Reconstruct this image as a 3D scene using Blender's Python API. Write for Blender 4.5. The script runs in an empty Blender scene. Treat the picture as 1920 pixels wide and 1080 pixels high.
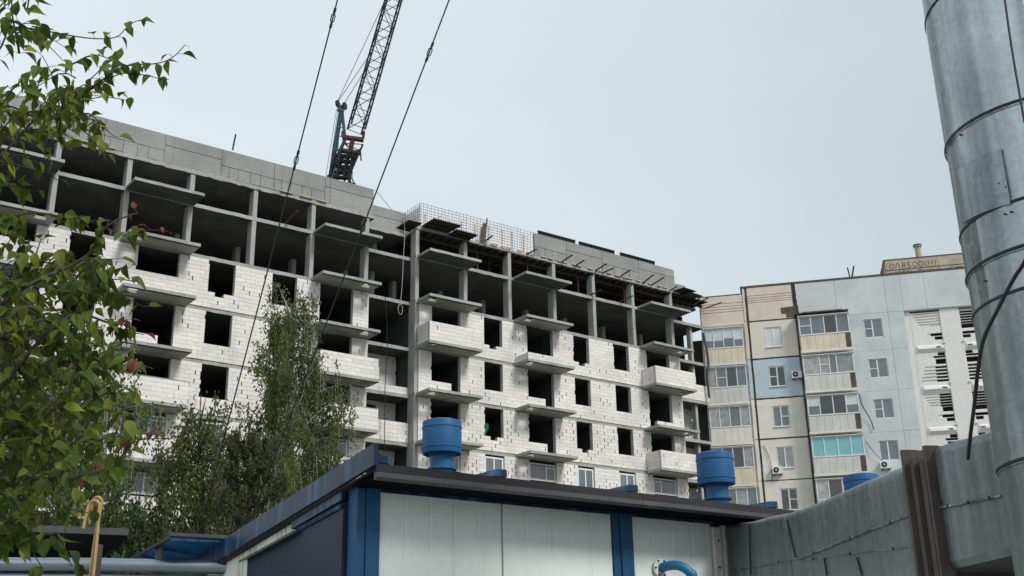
import bpy, math, random
ORD = 'first second third fourth fifth sixth seventh eighth ninth tenth eleventh twelfth thirteenth fourteenth fifteenth sixteenth seventeenth'.split()
from mathutils import Vector, Matrix
random.seed(7)
R = random.random
U = random.uniform
scene = bpy.context.scene
COL = scene.collection

# ------------------------------------------------------------------ camera
FOC, CX, CY, CH = 2134.0, 960.0, 540.0, 1.6
up = Vector((-110, -5960, 2134)).normalized()
zc = Vector((0, 0, 1))
fw = (zc - up * zc.dot(up)).normalized()
rt = up.cross(fw)
if rt.x < 0: rt = -rt
ROT = Matrix((rt, fw, up))                      # world = ROT @ cam (cam x right, y down, z forward)
cx_ = ROT @ Vector((1, 0, 0)); cy_ = -(ROT @ Vector((0, 1, 0))); cz_ = -(ROT @ Vector((0, 0, 1)))
camd = bpy.data.cameras.new('camera'); cam = bpy.data.objects.new('camera', camd); COL.objects.link(cam)
m3 = Matrix((cx_, cy_, cz_)).transposed()
cam.matrix_world = Matrix.Translation((0, 0, CH)) @ m3.to_4x4()
camd.sensor_width = 36; camd.lens = FOC / 1920 * 36; camd.clip_start = .05; camd.clip_end = 3000
scene.camera = cam

# ------------------------------------------------------------------ world, sun, exposure
w = bpy.data.worlds.new('World'); scene.world = w; w.use_nodes = True
nt = w.node_tree; N = nt.nodes; L = nt.links; N.clear()
SUN_EL, SUN_AZ = 44, 132                        # azimuth clockwise from +Y
sky = N.new('ShaderNodeTexSky'); sky.sky_type = 'NISHITA'; sky.sun_disc = False
sky.sun_elevation = math.radians(SUN_EL); sky.sun_rotation = math.radians(SUN_AZ); sky.dust_density = 4
tc = N.new('ShaderNodeTexCoord')
mp = N.new('ShaderNodeMapping'); mp.inputs['Scale'].default_value = (1.2, 1.2, 3.0)
no = N.new('ShaderNodeTexNoise'); no.inputs['Scale'].default_value = 1.3; no.inputs['Detail'].default_value = 5; no.inputs['Roughness'].default_value = .45
L.new(tc.outputs['Generated'], mp.inputs[0]); L.new(mp.outputs[0], no.inputs['Vector'])
vd = N.new('ShaderNodeVectorMath'); vd.operation = 'DOT_PRODUCT'
vd.inputs[1].default_value = (.85, -.1, .25); L.new(tc.outputs['Generated'], vd.inputs[0])
ma = N.new('ShaderNodeMath'); ma.operation = 'MULTIPLY_ADD'; ma.inputs[1].default_value = .75
L.new(no.outputs['Fac'], ma.inputs[0]); L.new(vd.outputs['Value'], ma.inputs[2])
cr = N.new('ShaderNodeValToRGB'); e = cr.color_ramp.elements
e[0].position = 0.1; e[0].color = (.74, .805, .84, 1); e[1].position = .95; e[1].color = (.47, .545, .583, 1)
L.new(ma.outputs[0], cr.inputs[0])
sc = N.new('ShaderNodeVectorMath'); sc.operation = 'SCALE'; sc.inputs['Scale'].default_value = 6.6
L.new(cr.outputs['Color'], sc.inputs[0])
mx = N.new('ShaderNodeMix'); mx.data_type = 'RGBA'; mx.inputs['Factor'].default_value = .93
L.new(sky.outputs[0], mx.inputs[6]); L.new(sc.outputs[0], mx.inputs[7])
bg = N.new('ShaderNodeBackground'); bg.inputs['Strength'].default_value = .1
L.new(mx.outputs[2], bg.inputs['Color'])
wo = N.new('ShaderNodeOutputWorld'); L.new(bg.outputs[0], wo.inputs[0])

sd = bpy.data.lights.new('sun', 'SUN'); sd.energy = 1.5; sd.angle = math.radians(16); sd.color = (1, .97, .93)
so = bpy.data.objects.new('sun', sd); COL.objects.link(so)
el, az = math.radians(SUN_EL), math.radians(SUN_AZ)
sv = Vector((math.sin(az) * math.cos(el), math.cos(az) * math.cos(el), math.sin(el)))
so.rotation_euler = sv.to_track_quat('Z', 'Y').to_euler()
scene.view_settings.view_transform = 'Standard'; scene.view_settings.look = 'None'
scene.view_settings.gamma = 1; scene.view_settings.exposure = 0.78; scene.view_settings.use_curve_mapping = False

# ------------------------------------------------------------------ geometry helpers
def ray(px, py): return ROT @ Vector((px - CX, py - CY, FOC))
def at(px, py, d):                               # point seen at photo pixel, at horizontal distance d metres
    r = ray(px, py); k = d / math.hypot(r.x, r.y); return Vector((r.x * k, r.y * k, r.z * k + CH))
def at_z(px, py, z):
    r = ray(px, py); k = (z - CH) / r.z; return Vector((r.x * k, r.y * k, z))

class MB:
    def __init__(s): s.v = []; s.f = []; s.t = []; s.mi = []; s.cur = 0; s.tint = .5
    def add(s, vs, fs):
        b = len(s.v); s.v += [tuple(p) for p in vs]
        for f in fs: s.f.append(tuple(i + b for i in f)); s.t.append(s.tint); s.mi.append(s.cur)
    def box(s, x0, x1, y0, y1, z0, z1):
        s.add([(x0,y0,z0),(x1,y0,z0),(x1,y1,z0),(x0,y1,z0),(x0,y0,z1),(x1,y0,z1),(x1,y1,z1),(x0,y1,z1)],
              [(0,3,2,1),(4,5,6,7),(0,1,5,4),(1,2,6,5),(2,3,7,6),(3,0,4,7)])
    def bevbox(s, x0, x1, y0, y1, z0, z1, b=.01):   # front face (y0) chamfered
        s.add([(x0,y0+b,z0),(x1,y0+b,z0),(x1,y1,z0),(x0,y1,z0),(x0,y0+b,z1),(x1,y0+b,z1),(x1,y1,z1),(x0,y1,z1),
               (x0+b,y0,z0+b),(x1-b,y0,z0+b),(x1-b,y0,z1-b),(x0+b,y0,z1-b)],
              [(0,3,2,1),(4,5,6,7),(8,9,10,11),(0,1,9,8),(1,5,10,9),(5,4,11,10),(4,0,8,11),(1,2,6,5),(2,3,7,6),(3,0,4,7)])
    def prism(s, poly, y0, y1):                    # polygon in x,z extruded in y (poly counter-clockwise seen from -y)
        n = len(poly)
        s.add([(p[0], y0, p[1]) for p in poly] + [(p[0], y1, p[1]) for p in poly],
              [tuple(range(n)), tuple(range(2*n-1, n-1, -1))] + [(i, i+n, (i+1) % n + n, (i+1) % n) for i in range(n)])
    def slabpoly(s, poly, z0, z1):
        n = len(poly)
        s.add([(p[0], p[1], z1) for p in poly] + [(p[0], p[1], z0) for p in poly],
              [tuple(range(n)), tuple(range(2*n-1, n-1, -1))] + [(i, i+n, (i+1) % n + n, (i+1) % n) for i in range(n)])
    def hexa(s, a, b):                             # two quads of 4 points joined (loft with caps)
        s.loft([a, b], True)
    def loft(s, rings, caps=True, closed=True):
        n = len(rings[0]); vs = [p for r in rings for p in r]; fs = []
        for k in range(len(rings) - 1):
            for i in range(n if closed else n - 1):
                j = (i + 1) % n; fs.append((k*n+i, k*n+j, (k+1)*n+j, (k+1)*n+i))
        if caps: fs.append(tuple(range(n-1, -1, -1))); fs.append(tuple((len(rings)-1)*n + i for i in range(n)))
        s.add(vs, fs)
    def tube(s, pts, r, sides=6, caps=True):
        pts = [Vector(p) for p in pts]; rings = []
        rr = r if isinstance(r, (list, tuple)) else [r] * len(pts)
        prev = None
        for i, p in enumerate(pts):
            d = (pts[min(i+1, len(pts)-1)] - pts[max(i-1, 0)]).normalized()
            a = prev if prev else (Vector((0, 0, 1)) if abs(d.z) < .9 else Vector((1, 0, 0)))
            u_ = (a - d * a.dot(d)).normalized(); prev = u_; v_ = d.cross(u_)
            rings.append([p + (u_ * math.cos(q) + v_ * math.sin(q)) * rr[i] for q in [2*math.pi*k/sides for k in range(sides)]])
        s.loft(rings, caps)
    def bar(s, p, q, w_, h_=None):
        p, q = Vector(p), Vector(q); h_ = h_ or w_; d = (q - p).normalized()
        a = Vector((0, 0, 1)) if abs(d.z) < .95 else Vector((1, 0, 0))
        u_ = d.cross(a).normalized(); v_ = u_.cross(d)
        o = [(-1,-1),(1,-1),(1,1),(-1,1)]
        s.loft([[c + u_*a_*w_/2 + v_*b_*h_/2 for a_, b_ in o] for c in (p, q)])
    def lathe(s, prof, c, sides=32, caps=True):
        s.loft([[Vector((c[0] + r*math.cos(2*math.pi*k/sides), c[1] + r*math.sin(2*math.pi*k/sides), c[2] + z)) for k in range(sides)] for r, z in prof], caps)
    def mesh(s, name, mats, smooth=False):
        me = bpy.data.meshes.new(name); me.from_pydata(s.v, [], s.f)
        for m in (mats if isinstance(mats, (list, tuple)) else [mats]): me.materials.append(m)
        a = me.attributes.new('tint', 'FLOAT', 'FACE'); a.data.foreach_set('value', s.t)
        me.polygons.foreach_set('material_index', s.mi)
        if smooth: me.polygons.foreach_set('use_smooth', [True] * len(me.polygons))
        me.update(); return me
    def build(s, name, mats, parent=None, smooth=False):
        return link(name, s.mesh(name, mats, smooth), parent)

def link(name, me, parent=None):
    o = bpy.data.objects.new(name, me); COL.objects.link(o)
    if parent: o.parent = parent
    return o
def tag(o, label=None, cat=None, group=None, kind=None):
    if label: o['label'] = label
    if cat: o['category'] = cat
    if group: o['group'] = group
    if kind: o['kind'] = kind
    return o
def thing(name, label, cat, loc=(0,0,0), rz=0, group=None):
    o = link(name, None); o.location = loc; o.rotation_euler = (0, 0, rz); return tag(o, label, cat, group)
def smooth_angle(o, deg=40):
    me = o.data; me.polygons.foreach_set('use_smooth', [True]*len(me.polygons))
    try: me.set_sharp_from_angle(angle=math.radians(deg))
    except Exception: pass
    return o
def crom(pts, n=8):
    pts = [Vector(p) for p in pts]; P = [pts[0]*2 - pts[1]] + pts + [pts[-1]*2 - pts[-2]]; out = []
    for i in range(1, len(P) - 2):
        for k in range(n):
            t = k / n; a, b, c, d = P[i-1:i+3]
            out.append(.5*((2*b) + (c-a)*t + (2*a-5*b+4*c-d)*t*t + (3*b-a-3*c+d)*t**3))
    out.append(pts[-1]); return out

# ------------------------------------------------------------------ materials
def mat(name, c, rough=.8, metal=0, var=.25, scale=1.5, c2=None, streak=0, streak_c=(.1,.1,.1), streak_scale=1.2, bump=.1, bscale=25,
        tint=0, rnd=0, spec=.4, fine=.12, transl=0, rvar=0, sthr=.55):
    m = bpy.data.materials.new(name); m.use_nodes = True; t = m.node_tree; n = t.nodes; l = t.links
    b = n['Principled BSDF']; b.inputs['Roughness'].default_value = rough; b.inputs['Metallic'].default_value = metal
    b.inputs['Specular IOR Level'].default_value = spec
    tx = n.new('ShaderNodeTexCoord')
    def noise(s_, det=4, vec=None, rg=.55):
        q = n.new('ShaderNodeTexNoise'); q.inputs['Scale'].default_value = s_; q.inputs['Detail'].default_value = det; q.inputs['Roughness'].default_value = rg
        l.new(vec or tx.outputs['Object'], q.inputs['Vector']); return q.outputs['Fac']
    def rng(v, a0, a1, b0, b1):
        q = n.new('ShaderNodeMapRange'); q.inputs[1].default_value = a0; q.inputs[2].default_value = a1; q.inputs[3].default_value = b0; q.inputs[4].default_value = b1
        l.new(v, q.inputs[0]); return q.outputs[0]
    def mixc(f, a, b_, mode='MIX'):
        q = n.new('ShaderNodeMix'); q.data_type = 'RGBA'; q.blend_type = mode
        if isinstance(f, float): q.inputs[0].default_value = f
        else: l.new(f, q.inputs[0])
        for i, x in ((6, a), (7, b_)):
            if isinstance(x, tuple): q.inputs[i].default_value = (*x[:3], 1)
            else: l.new(x, q.inputs[i])
        return q.outputs[2]
    n1 = noise(scale)
    col = mixc(rng(n1, .35, .65, 0, 1), c, c2 or tuple(x * (1 - var) for x in c))
    def mulv(col, v):
        q = n.new('ShaderNodeVectorMath'); q.operation = 'SCALE'; l.new(col, q.inputs[0]); l.new(v, q.inputs['Scale']); return q.outputs[0]
    if fine: col = mulv(col, rng(noise(scale * 14, 5, None, .65), .3, .7, 1 - fine, 1 + fine))
    if streak:
        mpp = n.new('ShaderNodeMapping'); mpp.inputs['Scale'].default_value = (streak_scale*4, streak_scale*4, streak_scale * .22)
        l.new(tx.outputs['Object'], mpp.inputs[0])
        col = mixc(rng(noise(1.5, 5, mpp.outputs[0], .6), sthr, sthr + .17, 0, streak), col, streak_c)
    if tint:
        a = n.new('ShaderNodeAttribute'); a.attribute_name = 'tint'; col = mulv(col, rng(a.outputs['Fac'], 0, 1, 1 - tint, 1 + tint))
    if rnd:
        oi = n.new('ShaderNodeObjectInfo'); col = mulv(col, rng(oi.outputs['Random'], 0, 1, 1 - rnd, 1 + rnd))
    l.new(col, b.inputs['Base Color'])
    if rvar: l.new(rng(noise(scale * 3), .3, .7, rough - rvar, rough + rvar), b.inputs['Roughness'])
    if bump:
        bp = n.new('ShaderNodeBump'); bp.inputs['Strength'].default_value = bump; bp.inputs['Distance'].default_value = .02
        l.new(noise(bscale, 5), bp.inputs['Height']); l.new(bp.outputs[0], b.inputs['Normal'])
    if transl:
        tr = n.new('ShaderNodeBsdfTranslucent'); l.new(col, tr.inputs['Color']); ms = n.new('ShaderNodeMixShader'); ms.inputs[0].default_value = transl
        l.new(b.outputs[0], ms.inputs[1]); l.new(tr.outputs[0], ms.inputs[2]); l.new(ms.outputs[0], n['Material Output'].inputs[0])
    return m
M = {}
M['ground'] = mat('dusty_ground', (.17,.165,.155), .9, scale=.3)
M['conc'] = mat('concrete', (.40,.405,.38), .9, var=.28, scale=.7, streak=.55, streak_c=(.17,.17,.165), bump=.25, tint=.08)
M['conc_u'] = mat('shade_toned_underside', (.105,.108,.106), .9, var=.35, scale=.7, fine=.15)  # concrete colour darkened to put shade on the slab undersides
M['conc_d'] = mat('shade_toned_concrete', (.06,.063,.066), .95, var=.35, scale=.5)  # concrete colour darkened to put shade inside the rooms
M['conc_w'] = mat('attic_concrete', (.30,.31,.30), .9, var=.2, scale=.45, streak=.4, streak_c=(.19,.195,.19), bump=.2, tint=.07)
M['block'] = mat('aerated_block', (.80,.755,.725), .95, var=.09, scale=.3, c2=(.67,.635,.61), bump=.15, tint=.07, fine=.05, streak=.25, streak_c=(.5,.47,.44), streak_scale=.5)
M['block_o'] = mat('aerated_block_loose', (.80,.755,.725), .95, var=.09, scale=.3, c2=(.67,.635,.61), bump=.15, rnd=.07, fine=.05, streak=.25, streak_c=(.5,.47,.44), streak_scale=.5)
M['mortar'] = mat('mortar', (.56,.54,.52), .95)
M['white'] = mat('white_plastic_frame', (.78,.79,.79), .45, var=.06)
M['glass'] = mat('window_glass', (.16,.19,.215), .08, var=.35, scale=.4, bump=0, spec=1.0, fine=0)
M['glass2'] = mat('window_glass_curtained', (.36,.37,.37), .15, var=.35, scale=3, bump=0, spec=.9, fine=0, rnd=.3)
M['glass3'] = mat('window_glass_dark', (.05,.05,.05), .06, var=.3, scale=.6, bump=0, spec=1.0, fine=0)
M['glass_t'] = mat('turquoise_tinted_glass', (.20,.50,.56), .12, var=.12, scale=1, bump=0, spec=.8, fine=0)
M['blind'] = mat('white_roller_blind', (.62,.66,.68), .4, var=.05, spec=.8)
M['wood'] = mat('old_board', (.13,.085,.06), .9, var=.4, scale=2)
M['wood_d'] = mat('dark_timber', (.04,.03,.027), .9, var=.3, scale=2)  # one dark timber tone for joists and bearers
M['wood_l'] = mat('fresh_board', (.66,.52,.40), .9, var=.3, scale=2)
M['ply'] = mat('formwork_plywood', (.035,.032,.033), .7, var=.4, scale=1)
M['prop'] = mat('red_oxide_steel', (.17,.05,.04), .7, var=.4, scale=2)
M['steel_d'] = mat('dark_steel', (.02,.022,.026), .6, var=.3)
M['rebar'] = mat('rebar_steel', (.10,.11,.14), .7, var=.3)
M['foam'] = mat('white_foam_board', (.93,.94,.95), .9, var=.03, scale=1)
M['crane_b'] = mat('crane_blue_paint', (.025,.075,.105), .6, var=.35, scale=.8)
M['crane_r'] = mat('crane_red_paint', (.08,.018,.018), .6, var=.4, scale=.8)
M['crane_k'] = mat('crane_black_lattice', (.012,.014,.018), .7, var=.3)
M['cable'] = mat('black_cable', (.012,.012,.013), .6, var=.2)
M['rope'] = mat('pale_rope', (.42,.42,.38), .9)
M['beige'] = mat('beige_panel', (.72,.635,.545), .9, var=.12, scale=1.2, streak=.3, streak_c=(.5,.43,.36), bump=.2)
M['beige2'] = mat('pinkish_beige_panel', (.76,.70,.63), .9, var=.1, scale=1.2, streak=.25, streak_c=(.6,.53,.46))
M['cream'] = mat('cream_panel', (.80,.765,.685), .9, var=.1, scale=1.2, streak=.25, streak_c=(.62,.58,.5))
M['sky_b'] = mat('light_blue_panel', (.52,.63,.70), .9, var=.1, scale=1.2, streak=.2, streak_c=(.3,.38,.44))
M['yel'] = mat('yellowed_parapet_board', (.76,.68,.53), .9, var=.12, scale=1, streak=.4, streak_c=(.33,.27,.19))
M['gry'] = mat('pale_parapet_board', (.68,.69,.65), .9, var=.15, scale=1, streak=.45, streak_c=(.32,.31,.28))
M['mastic'] = mat('brown_joint_sealant', (.12,.09,.072), .8, var=.35, scale=3)
M['gwall'] = mat('grey_blue_render', (.53,.565,.58), .95, var=.2, scale=.5, c2=(.64,.675,.685), streak=.35, streak_c=(.72,.75,.75), streak_scale=.3, bump=.1)
M['wscreen'] = mat('white_painted_screen', (.80,.78,.765), .9, var=.06, scale=.6, streak=.2, streak_c=(.58,.55,.52))
M['darkin'] = mat('stairwell_shade', (.02,.018,.017), .9)  # near-black colour stands in for shade behind slots and in the stairwell
M['pent'] = mat('weathered_penthouse_concrete', (.52,.46,.36), .95, var=.25, scale=1.3, streak=.5, streak_c=(.24,.2,.16))
M['char'] = mat('charcoal_paint', (.10,.08,.07), .9)
M['blue'] = mat('blue_vent_paint', (.010,.115,.29), .55, var=.22, scale=2.2, streak=.7, streak_c=(.035,.05,.075), streak_scale=2.2, bump=.05, rvar=.1)
M['blue_c'] = mat('blue_column_paint', (.012,.085,.2), .55, var=.25, scale=2, streak=.45, streak_c=(.02,.06,.13), streak_scale=3)
M['navy'] = mat('navy_flashing', (.006,.026,.075), .4, var=.3, scale=1.5, streak=.85, streak_c=(.05,.14,.23), streak_scale=1.3, sthr=.5)
M['navy_p'] = mat('navy_panel', (.011,.022,.05), .55, var=.15, scale=.8, fine=.06)
M['brown_f'] = mat('brown_roof_flashing', (.03,.02,.018), .85, var=.35, scale=1.6, c2=(.02,.024,.032))
M['soffit'] = mat('grey_gutter_sheet', (.075,.08,.085), .45, metal=.2, var=.3, scale=2)
M['sand'] = mat('pale_sandwich_panel', (.76,.82,.78), .5, var=.06, scale=.8, streak=.4, streak_c=(.50,.53,.48), fine=.04, bump=.05)
M['sand_r'] = mat('rust_streaked_sandwich_panel', (.72,.73,.66), .6, var=.1, scale=1, streak=.8, streak_c=(.22,.14,.09), streak_scale=2.2, sthr=.5)
M['elbow'] = mat('blue_elbow_paint', (.02,.17,.36), .45, var=.2, scale=6)
M['yellow'] = mat('ochre_gas_pipe_paint', (.42,.30,.11), .5, var=.25, scale=8)
M['post'] = mat('grey_post', (.12,.13,.13), .5)
M['poly'] = mat('blue_canopy_sheet', (.03,.2,.36), .35, var=.4, scale=1.5, transl=.55)
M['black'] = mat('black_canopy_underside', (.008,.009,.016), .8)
M['rust'] = mat('rusty_angle_iron', (.10,.084,.077), .7, var=.45, scale=4, streak=.5, streak_c=(.14,.07,.04), streak_scale=4)
M['bark'] = mat('dark_bark', (.05,.038,.034), .9, var=.3, scale=5)
M['birch'] = mat('birch_bark', (.42,.40,.37), .9, var=.6, scale=3)
def galv(name, base, rough, wave=.35, rust=0.0, dark_streak=.5, vert=True, fine=.12):
    m = mat(name, base, rough, metal=.82, var=.2, scale=2.5, streak=dark_streak, streak_c=tuple(x*.5 for x in base), streak_scale=1.0, sthr=.47, fine=fine, bump=0, spec=.5)  # dark streaks painted in for reflected stripes on the metal
    t = m.node_tree; n = t.nodes; l = t.links; b = n['Principled BSDF']
    tx = n.new('ShaderNodeTexCoord')
    if vert:  # broad light and dark reflection bands painted into the base colour
        mv = n.new('ShaderNodeMapping'); mv.inputs['Scale'].default_value = (3.2, 3.2, .16); l.new(tx.outputs['Object'], mv.inputs[0])
        nv = n.new('ShaderNodeTexNoise'); nv.inputs['Scale'].default_value = 1.3; nv.inputs['Detail'].default_value = 3; l.new(mv.outputs[0], nv.inputs['Vector'])
        rv_ = n.new('ShaderNodeMapRange'); rv_.inputs[1].default_value = .34; rv_.inputs[2].default_value = .66; rv_.inputs[3].default_value = .45; rv_.inputs[4].default_value = 1.75; l.new(nv.outputs['Fac'], rv_.inputs[0])
        sv_ = n.new('ShaderNodeVectorMath'); sv_.operation = 'SCALE'; l.new(b.inputs['Base Color'].links[0].from_socket, sv_.inputs[0]); l.new(rv_.outputs[0], sv_.inputs['Scale']); l.new(sv_.outputs[0], b.inputs['Base Color'])
    mp1 = n.new('ShaderNodeMapping'); mp1.inputs['Scale'].default_value = (3.5, 3.5, .35); l.new(tx.outputs['Object'], mp1.inputs[0])
    a = n.new('ShaderNodeTexNoise'); a.inputs['Scale'].default_value = 1.2; a.inputs['Detail'].default_value = 2; l.new(mp1.outputs[0], a.inputs['Vector'])
    v = n.new('ShaderNodeTexVoronoi'); v.inputs['Scale'].default_value = 38; l.new(tx.outputs['Object'], v.inputs['Vector'])
    b1 = n.new('ShaderNodeBump'); b1.inputs['Strength'].default_value = wave; b1.inputs['Distance'].default_value = .25; l.new(a.outputs['Fac'], b1.inputs['Height'])
    l.new(b1.outputs[0], b.inputs['Normal'])
    r = n.new('ShaderNodeMapRange'); r.inputs[3].default_value = rough - .1; r.inputs[4].default_value = rough + .14; l.new(v.outputs['Color'], r.inputs[0])
    l.new(r.outputs[0], b.inputs['Roughness'])
    if rust:
        c_in = b.inputs['Base Color'].links[0].from_socket
        mp2 = n.new('ShaderNodeMapping'); mp2.inputs['Scale'].default_value = (3, 3, .7); l.new(tx.outputs['Object'], mp2.inputs[0])
        q = n.new('ShaderNodeTexNoise'); q.inputs['Scale'].default_value = 1.6; q.inputs['Detail'].default_value = 6; l.new(mp2.outputs[0], q.inputs['Vector'])
        rr = n.new('ShaderNodeMapRange'); rr.inputs[1].default_value = .6; rr.inputs[2].default_value = .74; rr.inputs[4].default_value = rust; l.new(q.outputs['Fac'], rr.inputs[0])
        mm = n.new('ShaderNodeMix'); mm.data_type = 'RGBA'; l.new(rr.outputs[0], mm.inputs[0]); l.new(c_in, mm.inputs[6]); mm.inputs[7].default_value = (.09,.05,.03,1)
        l.new(mm.outputs[2], b.inputs['Base Color'])
    return m
M['galv'] = galv('galvanised_sheet', (.29,.325,.335), .36, .5, dark_streak=.5)
M['galv_d'] = galv('dull_galvanised_sheet', (.245,.275,.28), .46, .22, dark_streak=.35, vert=False, fine=.14)
M['galv_p'] = galv('patch_sheet', (.26,.29,.31), .45, .3)
M['galv_r'] = galv('rust_stained_sheet', (.25,.28,.28), .42, .3, rust=.85)
M['foil'] = mat('pipe_foil', (.30,.34,.39), .28, metal=.9, var=.15, bump=.05, bscale=5, fine=.05)

def leafmat(name, c, c2, transl=.35):
    m = mat(name, c, .62, var=.2, scale=1.2, c2=c2, tint=.45, rnd=.35, bump=0, fine=.1, transl=transl, spec=.3)
    return m
M['leaf'] = leafmat('young_leaf', (.10,.145,.014), (.05,.085,.012))
M['leaf_y'] = leafmat('yellow_green_leaf', (.16,.17,.02), (.11,.14,.02))
M['leaf_r'] = leafmat('reddish_young_leaf', (.20,.06,.035), (.12,.06,.03))
M['birch_l'] = leafmat('birch_leaf', (.19,.24,.075), (.13,.175,.055), .5)
M['dark_l'] = leafmat('dark_leaf', (.07,.105,.035), (.045,.07,.025))
M['pine'] = leafmat('pine_needles', (.075,.10,.05), (.10,.105,.045), .2)
M['pine_t'] = leafmat('pale_pine_shoots', (.14,.14,.05), (.1,.11,.04), .1)

# ------------------------------------------------------------------ ground
g = MB(); g.add([(-900,-300,0),(900,-300,0),(900,1500,0),(-900,1500,0)], [(0,1,2,3)])
tag(g.build('ground', M['ground']), kind='structure')
g = MB(); g.add([(-30,-30,.004),(30,-30,.004),(30,12.4,.004),(-30,12.4,.004)], [(0,1,2,3)])  # unseen pale ground, added to bounce light up onto walls and undersides
tag(g.build('bounce_yard', mat('bounce_paving', (.34,.335,.32), .9, scale=.6)), kind='structure')
g = MB(); g.add([(-60,12.5,.004),(60,12.5,.004),(60,200,.004),(-60,200,.004)], [(0,1,2,3)])
tag(g.build('grass_ground', mat('lawn', (.05,.06,.025), .95, scale=.6)), kind='structure')

# ================================================================== UNFINISHED BUILDING (frame: x along facade, y inward)
ANG = math.radians(53.7)
AO = Vector((-6.1265, 67.2214, 0)); ARZ = math.pi/2 - ANG
MA = Matrix.Translation(AO) @ Matrix.Rotation(ARZ, 4, 'Z')
bA = thing('unfinished_apartment_building', 'unfinished apartment block of white aerated blocks on an open concrete frame', 'building', AO, ARZ)
S0, S1 = -34.0, 26.3
LV = [10, 13, 16, 19, 22, 25, 28]
GAPS = (-3.3, .1); REC = .62
ENDS = 22.75
def jslab(m, x0, x1, y0, y1, z0, z1, j=.012, step=.35):   # slab with a slightly uneven front edge
    n = max(1, int((x1 - x0) / step)); xs = [x0 + (x1 - x0) * i / n for i in range(n + 1)]
    f = [(x, y0 + U(-j, j)) for x in xs]; poly = f + [(x1, y1), (x0, y1)]
    zt = [z1 + U(-j, j) * .7 for _ in xs]; zb = [z0 + U(-j, j) for _ in xs]
    vs = []; low = []
    for i, (x, y) in enumerate(f): vs += [(x, y, zb[i]), (x, y + U(-.004, .004), zt[i]), (x, y1, z1), (x, y1, z0)]
    fs = []
    for i in range(n):
        a, b = i*4, i*4+4
        fs += [(a, b, b+1, a+1), (a+1, b+1, b+2, a+2), (a+2, b+2, b+3, a+3)]; fb_ = (a+3, b+3, b, a); low.append(fb_)
    fs += [(0, 1, 2, 3), (n*4+3, n*4+2, n*4+1, n*4)]
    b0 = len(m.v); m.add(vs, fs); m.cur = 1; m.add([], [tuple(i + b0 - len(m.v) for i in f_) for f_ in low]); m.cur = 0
for z in LV:
    m = MB(); zt, zb = z + .04, z - .18
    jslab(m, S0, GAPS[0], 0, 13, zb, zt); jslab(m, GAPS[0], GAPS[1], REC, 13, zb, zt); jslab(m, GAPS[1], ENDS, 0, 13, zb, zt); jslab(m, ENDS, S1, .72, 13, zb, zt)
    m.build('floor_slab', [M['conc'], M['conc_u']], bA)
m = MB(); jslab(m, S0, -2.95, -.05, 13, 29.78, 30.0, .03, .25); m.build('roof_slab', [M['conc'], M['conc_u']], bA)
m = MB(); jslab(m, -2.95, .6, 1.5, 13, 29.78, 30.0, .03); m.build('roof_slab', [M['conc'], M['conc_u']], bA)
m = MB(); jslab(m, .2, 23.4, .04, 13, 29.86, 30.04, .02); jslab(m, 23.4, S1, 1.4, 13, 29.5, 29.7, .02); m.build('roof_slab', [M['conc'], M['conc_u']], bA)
# back and end walls, inner partitions, inner columns
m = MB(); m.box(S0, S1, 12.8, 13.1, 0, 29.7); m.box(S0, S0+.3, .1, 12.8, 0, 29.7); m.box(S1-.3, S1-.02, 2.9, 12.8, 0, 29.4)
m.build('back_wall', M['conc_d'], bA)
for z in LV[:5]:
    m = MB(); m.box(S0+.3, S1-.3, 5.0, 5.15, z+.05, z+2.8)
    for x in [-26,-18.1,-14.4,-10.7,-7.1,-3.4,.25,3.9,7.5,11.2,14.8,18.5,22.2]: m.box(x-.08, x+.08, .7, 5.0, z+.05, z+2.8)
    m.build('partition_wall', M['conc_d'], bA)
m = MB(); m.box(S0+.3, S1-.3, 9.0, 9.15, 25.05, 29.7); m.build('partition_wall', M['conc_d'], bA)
cols = [-29.4, -25.7, -22.0, -18.24, -14.67, -10.85, -7.11, -3.43, .21, 3.89, 7.45, 11.24, 14.8, 18.5, 22.31]
cmesh = {}
def column(x, y, z, h, w_=.27, d_=.6, mt='conc'):
    k = (h, w_, d_, mt)
    if k not in cmesh:
        c = MB(); c.bevbox(-w_/2, w_/2, 0, d_, 0, h, .015); cmesh[k] = c.mesh('column', M[mt])
    o = link('column', cmesh[k], bA); o.location = (x, y, z)
for x in cols:
    column(x, .02, 25.04, 2.78); column(x, .02, 28.04, 1.74)
    for y in (4.4, 8.2): 
        column(x + .9, y, 25.04, 2.78, .3, .5); column(x + .9, y, 28.04, 1.74, .3, .5)
for z in LV[:5]:
    for x in (-3.43, .21): column(x, .03, z+.04, 2.78, .27, .75)
    column(-1.2, 4.0, z+.04, 2.78, .3, .4)
for z in LV[1:6]: column(25.2, 1.0, z+.04, 2.78, .25, .4)
column(-1.0, 3.4, 28.04, 1.74, .3, .5); column(-1.0, 3.6, 25.04, 2.78, .3, .5)

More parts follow.
